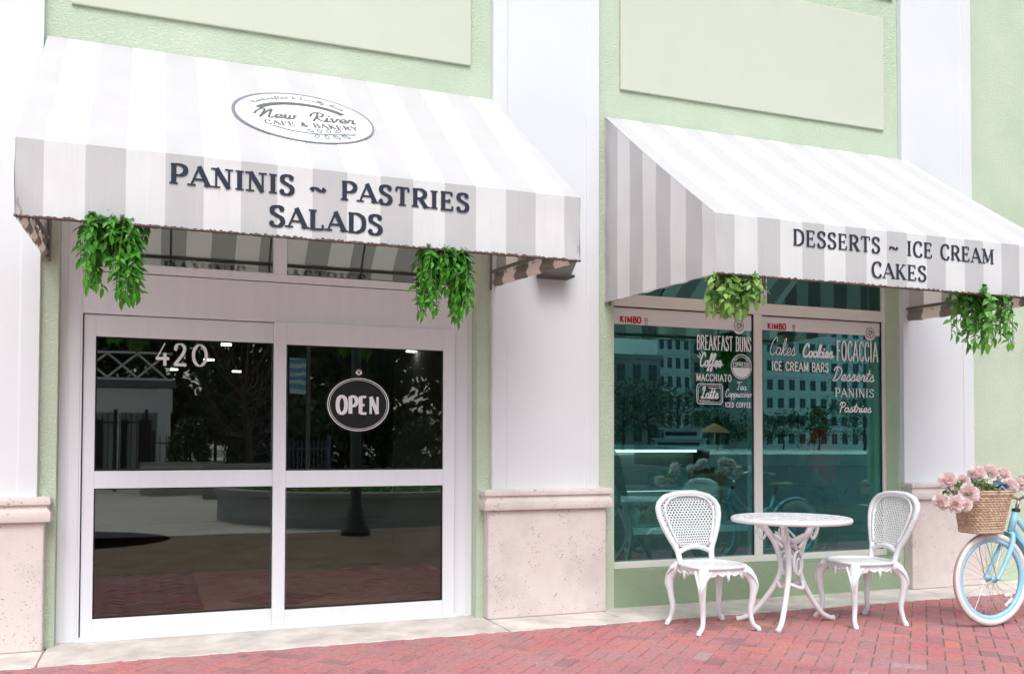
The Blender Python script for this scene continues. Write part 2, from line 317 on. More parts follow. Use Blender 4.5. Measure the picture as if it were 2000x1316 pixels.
SCRIPT = {
 'a': (.5, 's:.36,.36 .2,.44 .06,.28 .08,.06 .22,.02 .36,.2 .38,.42;s:.38,.42 .36,.12 .42,0 .52,.08'),
 'c': (.42, 's:.34,.34 .24,.44 .08,.3 .08,.08 .2,0 .34,.06 .44,.14'),
 'd': (.52, 's:.36,.36 .2,.44 .06,.28 .08,.06 .22,.02 .36,.2 .4,.42;s:.46,.98 .38,.4 .38,.08 .44,0 .54,.08'),
 'e': (.42, 's:.02,.08 .2,.16 .34,.3 .26,.44 .1,.34 .08,.12 .2,0 .36,.06 .44,.16'),
 'f': (.36, 's:.02,.1 .2,.4 .38,.85 .3,.98 .19,.8 .14,.3 .1,-.25 .02,-.35 0,-.2 .14,0 .36,.12'),
 'h': (.46, 's:0,.08 .2,.5 .28,.9 .2,.98 .1,.7 .06,0;s:.06,0 .14,.34 .28,.43 .34,.28 .32,.06 .4,0 .48,.1'),
 'i': (.24, 's:0,.1 .1,.42;s:.1,.42 .08,.1 .14,0 .26,.1;d:.15,.64'),
 'k': (.44, 's:0,.1 .18,.5 .28,.88 .2,.98 .1,.7 .05,0;s:.36,.42 .2,.34 .08,.2;s:.14,.24 .26,.04 .34,0 .46,.1'),
 'l': (.26, 's:0,.08 .2,.5 .26,.9 .18,.98 .1,.7 .08,.12 .16,0 .28,.1'),
 'n': (.46, 's:.02,.36 .08,.43 .08,.2 .06,0;s:.06,.02 .14,.34 .28,.43 .34,.28 .32,.06 .38,0 .48,.1'),
 'o': (.44, 's:.24,.43 .08,.34 .06,.1 .18,0 .34,.1 .36,.32 .24,.43;s:.3,.4 .38,.34 .48,.4'),
 'p': (.46, 's:0,.1 .1,.43;l:.12,.43 .02,-.42;s:.1,.28 .22,.43 .36,.36 .34,.1 .2,0 .08,.08;s:.2,0 .34,.02 .48,.12'),
 'r': (.38, 's:0,.1 .1,.46 .16,.38 .28,.4 .24,.1 .3,0 .4,.1'),
 's': (.38, 's:0,.08 .2,.48 .26,.28 .3,.1 .18,0 .04,.06;s:.18,0 .3,.02 .4,.1'),
 't': (.32, 's:0,.1 .14,.5 .2,.84;s:.2,.84 .12,.14 .18,0 .34,.08;l:.0,.54 .34,.57'),
 'u': (.46, 's:0,.3 .08,.42 .06,.12 .14,0 .28,.14 .34,.42;s:.34,.42 .32,.1 .38,0 .48,.1'),
 'v': (.42, 's:0,.34 .08,.42 .12,.1 .16,0 .3,.2 .34,.42 .44,.38'),
 'w': (.56, 's:0,.34 .08,.42 .08,.08 .16,0 .26,.14 .28,.4;s:.28,.4 .28,.06 .36,0 .48,.16 .48,.42 .58,.38'),
 'y': (.46, 's:0,.3 .08,.42 .06,.12 .14,0 .28,.14 .34,.42;s:.34,.42 .28,-.2 .14,-.4 .06,-.26 .3,0 .48,.1'),
 'C': (.56, 's:.52,.78 .5,.96 .36,1 .14,.7 .06,.3 .16,.02 .36,.02 .56,.16'),
 'D': (.66, 's:.22,.96 .18,.4 .08,.02;s:0,.78 .1,1 .4,.98 .62,.7 .5,.2 .24,0 .04,.04'),
 'H': (.7, 's:.02,.8 .14,.98 .14,.5 .08,0;s:.58,.98 .5,.5 .5,.1 .58,0 .7,.1;l:.06,.5 .6,.54'),
 'L': (.54, 's:.1,.7 .12,.9 .3,1 .36,.86 .24,.5 .14,.06 .04,0 .04,.1 .2,.08 .4,0 .56,.08'),
 'M': (.86, 's:0,0 .14,.5 .26,.98;s:.26,.98 .3,.5 .36,.1;s:.36,.1 .5,.6 .66,.98;s:.66,.98 .66,.5 .7,.05 .86,.1'),
 'N': (.72, 's:-.16,.34 -.1,.6 .1,.92 .26,.88 .2,.4 .12,0;s:.12,0 .36,.6 .56,.95 .54,.5 .52,.06 .6,0 .74,.1'),
 'P': (.5, 's:.24,.94 .18,.4 .12,-.1;s:.02,.7 .1,.95 .34,1 .52,.8 .4,.52 .2,.46'),
 'R': (.7, 's:.3,.9 .24,.4 .14,0;s:-.05,.5 0,.8 .24,1 .56,.86 .5,.56 .22,.48;s:.26,.48 .42,.2 .72,0'),
 'T': (.46, 's:.02,.9 .2,1 .4,.94 .64,1.02;s:.34,.96 .28,.4 .2,.02 .1,.04'),
 '&': (.6, 's:.5,.4 .4,.1 .2,0 .08,.14 .3,.6 .3,.8 .2,.84 .16,.7 .5,0'), ' ': (.3, '')}
DIGITS = {
 '4': (.66, 't:.42,1.02 .04,.3;k:.0,.3 .62,.3;k:.42,.56 .42,-.04'),
 '2': (.7, 's:.08,.72 .14,.94 .34,1 .5,.84 .46,.6 .26,.3 .04,.02;k:.04,.03 .58,.03;k:.04,.78 .16,.74'),
 '0': (.72, 'c:.36,1 .14,.84 .06,.5 .14,.16 .36,0 .58,.16 .66,.5 .58,.84'), ' ': (.3, '')}
def ribbon(mb, pts, wfn, mp, cap=True, eps=0.0):
    P = [np.array(p[:2], float) for p in pts]
    n = len(P)
    if n < 2: return
    Lft, Rgt = [], []
    for i in range(n):
        t = P[min(i+1, n-1)]-P[max(i-1, 0)]; ln = math.hypot(*t); t = t/ln if ln > 1e-9 else np.array([1., 0])
        nn = np.array([-t[1], t[0]]); hw = wfn(t)/2
        Lft.append(P[i]+nn*hw); Rgt.append(P[i]-nn*hw)
    vs = [mp(*q, eps+i*6e-6) for i, q in enumerate(Lft)]+[mp(*q, eps+i*6e-6) for i, q in enumerate(Rgt)]
    mb.add(vs, [(i, n+i, n+i+1, i+1) for i in range(n-1)])
    if cap:
        for e in (0, n-1):
            t = (P[1]-P[0]) if e == 0 else (P[-1]-P[-2]); t = t/(math.hypot(*t)+1e-9); hw = wfn(t)/2; sg = -1 if e == 0 else 1
            nn = np.array([-t[1], t[0]]); fan = [P[e]+hw*(math.cos(a)*nn+sg*math.sin(a)*t) for a in [PI*k/5 for k in range(6)]]
            mb.add([mp(*q, eps) for q in fan], [tuple(range(6)) if e else tuple(range(5, -1, -1))])
def text(mb, s, font, mp, W, H, weight=.16, thin=1.0, serif=0.0, shear=0.0, cap=True, gap=0.06, eps0=0.0, deps=.00012, x_h=1.0):
    """letters scaled to width W, cap height H; mp(u, v, e) maps metres along / above the baseline to a point"""
    adv = sum(font[ch][0]+gap for ch in s)-gap
    sx = W/adv; x = 0.0; e = eps0
    for ch in s:
        wd, spec = font[ch]
        for st in [q for q in spec.split(';') if q]:
            kd, body = st.split(':'); pts = pp(body); e += deps
            T = lambda p: ((x+p[0])*sx+shear*p[1]*H, p[1]*H)
            wH = weight*H
            def auto(t): return wH*(thin+(1-thin)*min(1, abs(t[1])*1.15))
            if kd in 'lk': ribbon(mb, [T(p) for p in pts], lambda t: wH, mp, cap, e)
            elif kd == 't' or kd == 'h':
                if kd == 'h' and not serif: continue
                q2 = pts
                if kd == 't' and not serif and pts[0][0] < .05 and abs(pts[0][1]-pts[1][1]) < .01 and ch in 'EFL': q2 = [(.12, pts[0][1]), pts[1]]
                ribbon(mb, [T(p) for p in q2], lambda t: wH*max(thin, .34), mp, cap, e)
            elif kd == 'w' or (kd == 'k' and ch == 'C' and False):
                if serif: ribbon(mb, [T(p) for p in pts], lambda t: wH*.5, mp, cap, e)
            elif kd == 's': ribbon(mb, [T(p) for p in spline(pts, 6)], auto, mp, cap, e)
            elif kd == 'c':
                q = [T(p) for p in spline(pts, 5, True)]; q.append(q[0]); q.append(q[1]); ribbon(mb, q, auto, mp, False, e)
            elif kd == 'd':
                c = T(pts[0]); mb.add([mp(c[0]+.6*wH*math.cos(a), c[1]+.6*wH*math.sin(a), e) for a in [2*PI*k/10 for k in range(10)]], [tuple(range(10))])
            elif kd == 'v' and serif:
                for p in pts:
                    q = T(p); up = wH*.17 if p[1] < .5 else -wH*.17; hw = serif*H; e += deps
                    ribbon(mb, [(q[0]-hw, q[1]+up), (q[0]+hw, q[1]+up)], lambda t: wH*.36, mp, cap, e)
        x += wd+gap
CAPS['C'] = (CAPS['C'][0], CAPS['C'][1].replace('k:.62,.99 .62,.72', 'w:.62,.99 .62,.72'))
def plane_y(x0, z0, y): return lambda u, v, e=0.0: (x0+u, y-e, z0+v)


# ================================================================== the setting
def ground_sheet(name, x0, x1, y0, y1, z, m, kind='structure'):
    return tag(MB().quad((x0, y0, z), (x1, y0, z), (x1, y1, z), (x0, y1, z)).build(name, m), kind=kind)
M['plaza'] = mat('tan_plaza_concrete', (.68, .63, .56), .85, .2, var=.15, vscale=.6, bump=.2, bscale=60)
M['asphalt'] = mat('asphalt', (.06, .065, .07), .9, .2, var=.3, vscale=3)
M['lawn'] = mat('lawn_grass', (.03, .09, .02), .9, .1, var=.5, vscale=6)
def watermat():
    m, nt, b = newmat('river_water'); b.inputs['Base Color'].default_value = (.02, .03, .035, 1); b.inputs['Roughness'].default_value = .12; b.inputs['Specular IOR Level'].default_value = .3
    nz = N(nt, 'ShaderNodeTexNoise', Scale=2.2, Detail=4, Distortion=.4); L(nt, coords(nt, (.55, 1.6, 1)), nz.inputs['Vector'])
    bp = N(nt, 'ShaderNodeBump', Strength=1.0, Distance=.25); L(nt, nz.outputs['Fac'], bp.inputs['Height']); L(nt, bp.outputs[0], b.inputs['Normal']); return m
M['water'] = watermat()
RIVX, RIVY = 7.5, -9.0
ground_sheet('ground', -400, 400, -400, 400, -.9, mat('earth', (.16, .14, .10), .95, var=.3, vscale=.2))
# plaza slab: one sheet left of the river and one strip in front of the shop
tag(MB().box(-60, RIVX, -60, -.005, -1.2, -.012).box(RIVX, 60, RIVY, -.005, -1.2, -.012).build('plaza', M['plaza']), kind='structure')
ground_sheet('water', RIVX, 260, -58, RIVY, -.62, M['water'])
tag(MB().box(-60, 260, -75, -60.02, -1.2, -.02).box(RIVX, 260, -400, -58, -1.2, .35).build('far_bank', M['plaza']), kind='structure')

ground_sheet('plaza_paving', -4.2, 4.4, -6.9, -3.0, -.006, mat('brown_plaza_pavers', (.25, .185, .135), .85, .2, var=.35, vscale=2.5))
ground_sheet('quay_paving', 4.4, 14.0, -9.0, -3.0, -.007, mat('grey_quay_pavers', (.13, .12, .11), .85, .2, var=.4, vscale=1.6))
# herringbone brick paving at 45 degrees to the shop front
def paving():
    mb = MB(); a, b_ = .2, .1; g = .0022; c45 = math.cos(PI/4)
    rnd = random.Random(3)
    def put(u0, v0, du, dv):
        cu, cv = u0+du/2, v0+dv/2; X = (cu-cv)*c45; Y = (cu+cv)*c45
        X += .0; Y -= 4.0
        if not (-4.5 < X < 10.5 and -2.9 < Y < -.46): return
        j = g+abs(rnd.gauss(0, .0006)); z = rnd.gauss(0, .0009); tl = rnd.gauss(0, .0014), rnd.gauss(0, .0014)
        bev = .0035
        def P(u, v, h):
            x, y = (u-v)*c45, (u+v)*c45-4.0
            return (x, min(y, -.536), h)
        lo = [(u0+j, v0+j), (u0+du-j, v0+j), (u0+du-j, v0+dv-j), (u0+j, v0+dv-j)]
        hi = [(u0+j+bev, v0+j+bev), (u0+du-j-bev, v0+j+bev), (u0+du-j-bev, v0+dv-j-bev), (u0+j+bev, v0+dv-j-bev)]
        hz = lambda u, v: z+tl[0]*(u-cu)/du*2+tl[1]*(v-cv)/dv*2
        if P(*hi[0], 0)[1] >= -.54: return
        t = min(1, max(0, rnd.gauss(.45, .24)))
        mb.add([P(*q, -.007) for q in lo]+[P(*q, hz(*q)) for q in hi], [(4, 5, 6, 7), (0, 1, 5, 4), (1, 2, 6, 5), (2, 3, 7, 6), (3, 0, 4, 7)], t)
    n = 110
    for i in range(-n, n):
        for k in range(-60, 60):
            # herringbone: horizontal brick then vertical brick, stepped by one brick width
            u = i*b_+k*2*a*0; v = i*b_
            put(i*b_+k*(2*a), i*b_, a, b_)
            put(i*b_+k*(2*a)+3*b_, i*b_, b_, a)
    return mb
tag(paving().build('brick_paving', M['brick'], tones=True), kind='structure')
ground_sheet('paving_bed', -4.7, 10.7, -3.05, -.46, -.0045, M['mortar'])
# pale concrete strip along the foot of the wall, cast in segments
mb = MB()
xs = [-3.0, -.607, 2.312, 3.251, 4.72, 6.35, 7.9, 9.4, 11.0]
for x0, x1 in zip(xs[:-1], xs[1:]):
    mb.box(x0+.005, x1-.005, -.534, .16, -.05, .003)
tag(mb.build('pavement_strip', M['concrete'], bevel=.006), kind='structure')

# ------------------------------------------------------------------ the cafe building
bld = thing('cafe_building', 'pale green stucco cafe front with white pilasters, sliding glass doors and a shop window', 'building')
DX0, DX1, WX0, WX1 = -.562, 2.247, 3.387, 6.249
HT = 7.2
mb = MB()
mb.box(-9, DX0, 0, .3, 0, HT).box(DX0, DX1, 0, .3, 3.1, HT).box(DX1, WX0, 0, .3, 0, HT).box(WX0, WX1, 0, .3, 3.05, HT).box(WX1, 15, 0, .3, 0, HT)
mb.build('wall', M['stucco'], bld)
MB().box(WX0, WX1, 0, .3, 0, .285).build('shaded_wall_base', M['shaded_wall_base'], bld)  # wall below the shop window, its shade painted in
for (x0, x1) in ((-.512, 2.185), (3.437, 6.091)):
    MB().box(x0, x1, -.024, -.0005, 4.098, 5.115).build('wall_panel', M['panel'], bld, bevel=.006)
    MB().box(x0-.12, x1+.12, -.024, -.0005, 5.30, 6.4).build('wall_panel', M['panel'], bld, bevel=.006)
def extrude_z(mb, prof, z0, z1):
    n = len(prof); vs = [(x, y, z0) for x, y in prof]+[(x, y, z1) for x, y in prof]
    return mb.add(vs, [(i, (i+1) % n, n+(i+1) % n, n+i) for i in range(n)]+[tuple(range(n-1, -1, -1)), tuple(range(n, 2*n))])
for (x0, x1, g0, g1, px0, px1) in ((-1.54, -.663, -1.43, -.775, -1.60, -.616), (2.351, 3.232, 2.47, 3.121, 2.303, 3.268), (6.262, 7.095, 6.385, 6.97, 6.30, 7.16)):
    y = -.052; r = .010
    prof = [(x0, -.0005), (x0, y), (g0-.006, y), (g0, y+r), (g1, y+r), (g1+.006, y), (x1, y), (x1, -.0005)]
    p = extrude_z(MB(), prof, .945, HT).build('pilaster', M['white'], bld, bevel=.003)
    MB().box(px0, px1, -.102, -.0007, .0035, .80).build('plinth', M['coral'], p, bevel=.01)
    cp = MB(); pr = [(.800, .0), (.800, .034), (.806, .038), (.858, .038), (.866, .033), (.878, .022), (.893, .018), (.902, .022), (.908, .036), (.920, .037), (.935, .037), (.947, .030), (.952, .02), (.953, -.09)]
    vs = []
    for (z, o) in pr: vs += [(px0-o, -.0006, z), (px0-o, -.102-o, z), (px1+o, -.102-o, z), (px1+o, -.0006, z)]
    fs = [(i*4+k, i*4+k+1, i*4+5+k, i*4+4+k) for i in range(len(pr)-1) for k in range(3)]
    cp.add(vs, fs); cp.build('plinth_cap', M['coral'], p, auto=50)

# --- entrance: frame, transom, sliding doors
YF, YR, YL = .10, .075, .125
fx0, fx1 = DX0+.001, DX1-.001
jl, jr = AX(159, 900, YF), AX(886.5, 900, YF)
zh = AZ(340, 619, YF); ztb = AZ(340, 538, YF); ztg = ztb+.055
mL, mR = AX(536, 480, YF), AX(561, 480, YF)
fr = MB()
fr.box(fx0, jl-.004, YF, .22, 0.004, 3.09)               # left jamb
fr.box(jr+.004, fx1, YF, .22, 0.004, 3.09)
fr.box(jl-.003, jr+.003, YF+.0, .22, zh, ztb-.006)
fr.box(jl-.003, jr+.003, YF, .22, ztb, ztg)
fr.box(mL, mR, YF-.002, .22, ztg+.0005, 3.02)
fr.box(jl-.003, jr+.003, YF, .22, 3.02, 3.09)
fr.box(jl-.02, jr+.02, YF-.03, .22, .0036, .03)           # threshold
for xg in (fx0+.045, fx0+.11, fx1-.05): fr.box(xg, xg+.012, YF-.006, YF-.0005, .03, 3.09)
dfr = fr.build('door_frame', M['frame'], bld, bevel=.003)
MB().box(jl-.02, jr+.02, .205, .21, .031, zh+.02).build('track_recess', M['gasket'], dfr) if False else None
for (a, b_) in ((jl+.035, mL-.004), (mR+.004, jr-.025)):
    MB().box(a-.004, b_+.004, YF+.035, YF+.041, ztg-.004, 3.015).build('transom_pane', M['glass_transom'], dfr)
    g = MB()
    for q in ((a-.035 if a < 0 else a-.008, a, ztg, 3.02), (b_, b_+.006, ztg, 3.02)): g.box(q[0], q[1], YF+.02, YF+.034, q[2], q[3])
    g.box(a, b_, YF+.02, YF+.034, ztg+.0004, ztg+.008); g.build('gasket', M['frame'] if a < 0 else M['gasket'], dfr)
# frosted roller blinds standing behind the transom panes
M['blind'] = mat('grey_roller_blind', (.26, .28, .25), .8, .2)
MB().box(jl+.03, jr-.02, .19, .195, ztg-.02, 3.05).build('roller_blind', M['blind'], dfr)
def door(yf, x0, x1, z0, z1, gx0, gx1, gz):
    th = .045; m = MB()
    m.box(x0, gx0, yf, yf+th, z0, z1); m.box(gx1, x1, yf, yf+th, z0, z1)
    m.box(gx0+.0002, gx1-.0002, yf+.0012, yf+th, z0, gz[0]); m.box(gx0+.0002, gx1-.0002, yf+.0012, yf+th, gz[1], gz[2]); m.box(gx0+.0002, gx1-.0002, yf+.0012, yf+th, gz[3], z1)
    d = m.build('sliding_door', M['frame'], bld, bevel=.0025)
    for (a, b_) in ((gz[0], gz[1]), (gz[2], gz[3])):
        MB().box(gx0+.002, gx1-.002, yf+.022, yf+.028, a+.002, b_-.002).build('glass_pane', M['glass_door'], d)
        g = MB(); t = .007
        g.box(gx0+.0005, gx0+t, yf+.012, yf+.0215, a+.0005, b_-.0005); g.box(gx1-t, gx1-.0005, yf+.012, yf+.0215, a+.0005, b_-.0005)
        g.box(gx0+t, gx1-t, yf+.012, yf+.0215, a+.0005, a+t*1.6); g.box(gx0+t, gx1-t, yf+.012, yf+.0215, b_-t, b_-.0005); g.build('gasket', M['gasket'], d)
    return d
xm = AX(533.5, 930, YR)
zr = [AZ(711, y, YR) for y in (1181, 949.5, 917.5, 678.5)]
dR = door(YR, xm, jr-.003, AZ(711, 1220, YR), AZ(711, 636, YR), AX(558, 900, YR), AX(865.5, 900, YR), zr)
zl = [AZ(356, y, YL) for y in (1198.5, 951.5, 918.5, 663)]
dL = door(YL, jl+.003, AX(560, 930, YL), AZ(356, 1238, YL), AZ(356, 628, YL)+.02, AX(184, 900, YL), AX(534, 900, YL), zl)
MB().box(jl-.003, jl+.0025, YL+.012, YL+.05, .032, zh).box(jl+.01, jr-.01, YL+.05, YL+.06, .031, .05).build('gap_shadow_seal', M['gasket'], dfr)
t = MB(); x0, z0 = AX(304, 712, YL+.02), AZ(304, 712, YL+.02); x1 = AX(405, 712, YL+.02)
text(t, '420', DIGITS, plane_y(x0, z0, YL+.02), x1-x0, AZ(350, 672, YL+.02)-z0, weight=.145, thin=.35, gap=.16, cap=False)
t.build('house_number', M['numeral'], dL)

# --- shop window
YW = .15; YG = .175
wl, wm0, wm1, wr = AX(1199.5, 850, YW), AX(1474, 850, YW), AX(1489.5, 850, YW), AX(1725, 850, YW)
zb, zt0, zt1 = AZ(1335, 1091, YW), AZ(1335, 605, YW), AZ(1335, 582, YW)
fr = MB()
fr.box(WX0+.001, wl, YW, .26, .2855, 3.04); fr.box(wr, WX1-.001, YW, .26, .2855, 3.04)
fr.box(wm0, wm1, YW, .26, zb, zt0); fr.box(wl, wr, YW+.0008, .26, .2855, zb); fr.box(wl, wr, YW+.0008, .26, zt0, zt1); fr.box(wl, wr, YW, .26, 2.98, 3.04)
tm = AX(1493, 560, YW); fr.box(tm-.03, tm+.03, YW+.004, .26, zt1+.0005, 2.98)
win = fr.build('shop_window', M['frame_shop'], bld, bevel=.003)
MB().box(WX0+.001, WX1-.001, -.012, .26, .3185, .3395).build('window_sill', M['white'], bld, bevel=.004) if False else None
for (a, b_) in ((wl, wm0), (wm1, wr)):
    MB().box(a-.004, b_+.004, YG, YG+.008, zb-.004, zt0+.004).build('glass_pane', M['glass_shop'], win)
    g = MB(); g.box(b_-.006, b_-.0005, YW+.014, YG-.0005, zb+.0005, zt0-.0005).box(a+.0005, a+.006, YW+.014, YG-.0005, zb+.0005, zt0-.0005); g.box(a+.006, b_-.012, YW+.014, YG-.0005, zt0-.008, zt0-.0005)
    g.build('gasket', M['gasket'], win)
for (a, b_) in ((wl, tm-.03), (tm+.03, wr)):
    MB().box(a-.004, b_+.004, YG, YG+.008, zt1-.002, 2.985).build('transom_pane', M['glass_transom_shop'], win)
yt = YG-.003
def disc(mb, u, v, r, mp, e, n=28, r2=None):
    if r2 is None: mb.add([mp(u+r*math.cos(2*PI*k/n), v+r*math.sin(2*PI*k/n), e) for k in range(n)], [tuple(range(n))])
    else:
        vs = [mp(u+q*math.cos(2*PI*k/n), v+q*math.sin(2*PI*k/n), e) for q in (r2, r) for k in range(n)]
        mb.add(vs, [(k, (k+1) % n, n+(k+1) % n, n+k) for k in range(n)])
mpw = plane_y(0, 0, yt)
for (a, b_, kx, kz, ku, bx, bz) in ((wl, wm0, 1211, 629, 1252, 1443, 636), (wm1, wr, 1499, 642, 1535, 1699, 650)):
    zlo, zhi = (AZ(1335, 639.5, yt), zt0-.009) if a == wl else (AZ(1606, 650.5, yt), zt0-.009)
    band = MB().quad((a+.003, yt+.001, zlo), (b_-.013, yt+.001, zlo), (b_-.013, yt+.001, zhi), (a+.003, yt+.001, zhi))
    bx_, bz_ = AX(bx, bz, yt), AZ(bx, bz, yt)
    disc(band, bx_, bz_-.012, .062, mpw, .0005)
    bd = band.build('header_band', M['film'], win)
    bg_ = MB(); disc(bg_, bx_, bz_, .05, mpw, .0012, r2=.043)
    for k in range(9):
        aa = k*2.4; ribbon(bg_, [(bx_+.034*math.cos(aa), bz_+.034*math.sin(aa)), (bx_+.012*math.cos(aa+.5), bz_+.012*math.sin(aa+.5))], lambda t: .008, mpw, True, .0013+k*.0001)
    bg_.build('round_badge', M['grey_ink'], bd)
    lg = MB(); ux, uz = AX(kx, kz, yt), AZ(kx, kz, yt); W_ = AX(ku, kz, yt)-ux
    text(lg, 'KIMBO', CAPS, plane_y(ux, uz, yt), W_, .050, weight=.25, thin=.9, gap=.14, cap=False, eps0=.001); lg.build('logo_lettering', M['red_ink'], bd)
    sl = MB()
    for k in range(9): ribbon(sl, [(ux+.05+k*.012, uz-.018), (ux+.056+k*.012, uz-.010)], lambda t: .004, mpw, False, .001+k*.0001)
    bx2 = AX(kx+51, kz-4, yt); disc(sl, bx2, uz+.032, .017, mpw, .0012, 16, .012)
    ribbon(sl, [(bx2-.008, uz+.012), (bx2-.008, uz-.012)], lambda t: .006, mpw, False, .0014); ribbon(sl, [(bx2+.008, uz+.012), (bx2+.008, uz-.012)], lambda t: .006, mpw, False, .0015)
    disc(sl, bx2, uz+.032, .006, mpw, .0016, 10); sl.build('logo_seal', M['grey_ink'], bd)
def wtext(s, font, pxa, pxb, base, top, name='window_lettering', **kw):
    x0 = AX(pxa[0], pxa[1], yt); x1 = AX(pxb[0], pxb[1], yt); z0 = AZ(pxa[0], pxa[1], yt); z1 = AZ(pxb[0], pxb[1], yt); H = AZ(pxa[0], top, yt)-z0
    mb = MB(); zz = (z0+z1)/2
    text(mb, s, font, plane_y(x0, zz, yt), x1-x0, H, eps0=.001, **kw); mb.build(name, M['vinyl'], win); return x0, x1, zz, H
wtext('BREAKFAST BUNS', CAPS, (1361, 683), (1466, 686), 0, 655, weight=.085, gap=.14)
wtext('Coffee', SCRIPT, (1366, 716), (1408, 715), 0, 690, weight=.13, shear=.15, gap=-.01)
wtext('MACCHIATO', CAPS, (1360, 744), (1428, 744), 0, 731, weight=.16, gap=.16)
wtext('Latte', SCRIPT, (1369, 778), (1402, 777), 0, 756, weight=.12, shear=.15, gap=-.01)
wtext('Tea', SCRIPT, (1438, 761), (1458, 761), 0, 746, weight=.11, shear=.12, gap=-.01)
wtext('Cappuccino', SCRIPT, (1416, 775), (1466, 775), 0, 760, weight=.10, shear=.12, gap=-.02)
wtext('ICED COFFEE', CAPS, (1416, 795), (1466, 795), 0, 786, weight=.17, gap=.16)
wtext('Cakes', SCRIPT, (1502, 694), (1552, 693), 0, 660, weight=.05, shear=.2, gap=.0)
wtext('Cookies', SCRIPT, (1567, 697), (1626, 698), 0, 672, weight=.17, shear=.12, gap=-.01)
wtext('FOCACCIA', CAPS, (1634, 703), (1714, 707), 0, 665, weight=.085, gap=.16)
wtext('ICE CREAM BARS', CAPS, (1507, 723), (1617, 726), 0, 706, weight=.15, gap=.12)
wtext('Desserts', SCRIPT, (1625, 744), (1706, 744), 0, 718, weight=.10, shear=.28, gap=.0)
wtext('PANINIS', CAPS, (1631, 774), (1706, 776), 0, 758, weight=.15, thin=.6, serif=.13, gap=.14)
wtext('Pastries', SCRIPT, (1638, 804), (1701, 805), 0, 785, weight=.12, shear=.2, gap=-.01)
# espresso roundel, latte plaque and little rays
mb = MB(); ex, ez = AX(1448, 716, yt), AZ(1448, 716, yt); sx = (AX(1469, 716, yt)-AX(1428, 716, yt))/2; sz = (AZ(1448, 692, yt)-AZ(1448, 741, yt))/2
def ell(u, v, e=0.0): return (ex+u*sx, yt-e, ez+v*sz)
disc(mb, 0, 0, 1.0, ell, .001, 40, .93)
mb.add([ell(.88*math.cos(a), .88*math.sin(a), .001) for a in [PI*1.03+PI*.94*k/20 for k in range(21)]], [tuple(range(21))])
for k in range(9):
    a = PI*(.1+.8*k/8); ribbon(mb, [(.45*math.cos(a), .42+.3*math.sin(a)), (.85*math.cos(a), .30+.55*math.sin(a))], lambda t: .05, ell, False, .0012+k*.0001)
mb.add([ell(u, v, .001) for (u, v) in ((-.86, .05), (.86, .05), (.72, .38), (-.72, .38))], [(0, 1, 2, 3)]) if False else None
rb = mb.build('espresso_roundel', M['vinyl'], win)
mb = MB(); text(mb, 'ESPRESSO', CAPS, lambda u, v, e=0: (ex-sx*.80+u, yt-e, ez-.0+v), sx*1.6, sz*.34, weight=.15, gap=.12, eps0=.0016); mb.build('roundel_lettering', M['vinyl'], win)
mb = MB(); qx0, qz0, qx1, qz1 = AX(1361, 788, yt), AZ(1361, 788, yt), AX(1411, 788, yt), AZ(1361, 749, yt)
def plaque(i, c, wd, e):
    a0, a1, b0, b1 = qx0+i, qx1-i, qz0+i, qz1-i
    pts = [(a0+c, b0), (a1-c, b0), (a1, b0+c), (a1, b1-c), (a1-c, b1), (a0+c, b1), (a0, b1-c), (a0, b0+c)]
    for k in range(8): ribbon(mb, [pts[k], pts[(k+1) % 8]], lambda t: wd, mpw, True, e+k*.0001)
plaque(0, .018, .007, .001); plaque(.014, .02, .004, .002)
for (u0, u1, v) in ((.44, .92, .80), (.1, .5, .16)):
    ribbon(mb, [(qx0+(qx1-qx0)*u0, qz0+(qz1-qz0)*v), (qx0+(qx1-qx0)*u1, qz0+(qz1-qz0)*v)], lambda t: .005, mpw, True, .003)
for (px, py, qx, qy) in ((1366, 689, 1369, 697), (1371, 686, 1373, 694), (1362, 694, 1367, 699), (1398, 713, 1399, 720), (1404, 711, 1407, 718), (1409, 709, 1412, 714)):
    ribbon(mb, [at(px, py, yt), at(qx, qy, yt)], lambda t: .008, mpw, True, .001)
mb.build('latte_plaque', M['vinyl'], win)

# --- interior seen dimly through the glass
M['in_wall'] = mat('interior_plaster', (.24, .24, .225), .8); M['in_floor'] = mat('interior_tile', (.46, .32, .20), .55, .4, var=.3, vscale=.8); M['in_dark'] = mat('interior_diamond_tile', (.07, .055, .05), .6)
mb = MB(); mb.box(-1.4, -1.3, .301, 9.2, 0, 3.2).box(8.6, 8.7, .301, 9.2, 0, 3.2).box(-1.4, 8.7, 9.2, 9.3, 0, 3.2); mb.box(2.75, 2.85, .301, 4.6, .0, 3.2)
mb.build('interior_wall', M['in_wall'], bld); MB().box(-1.4, 8.7, .301, 9.2, 3.2, 3.3).build('interior_ceiling', M['in_wall'], bld)
fl = MB().box(-1.4, 8.7, .161, 9.2, -.05, .004).build('interior_floor', M['in_floor'], bld)
for (cx, cy) in ((1.0, 1.35), (-.25, 4.1), (1.9, 3.2), (.9, 5.2)):
    mb = MB(); mb.add([(cx-.42, cy, .008), (cx, cy-.42, .008), (cx+.42, cy, .008), (cx, cy+.42, .008)], [(0, 1, 2, 3)]); mb.build('diamond_inlay', M['in_dark'], bld)
mb = MB(); mb.box(-9, 15, .305, 10, 7.2, 7.35).box(-9, -8.9, .301, 10, 0, 7.2).box(14.9, 15, .301, 10, 0, 7.2).box(-9, 15, 10, 10.2, 0, 7.2)
mb.build('roof', M['white'], bld)

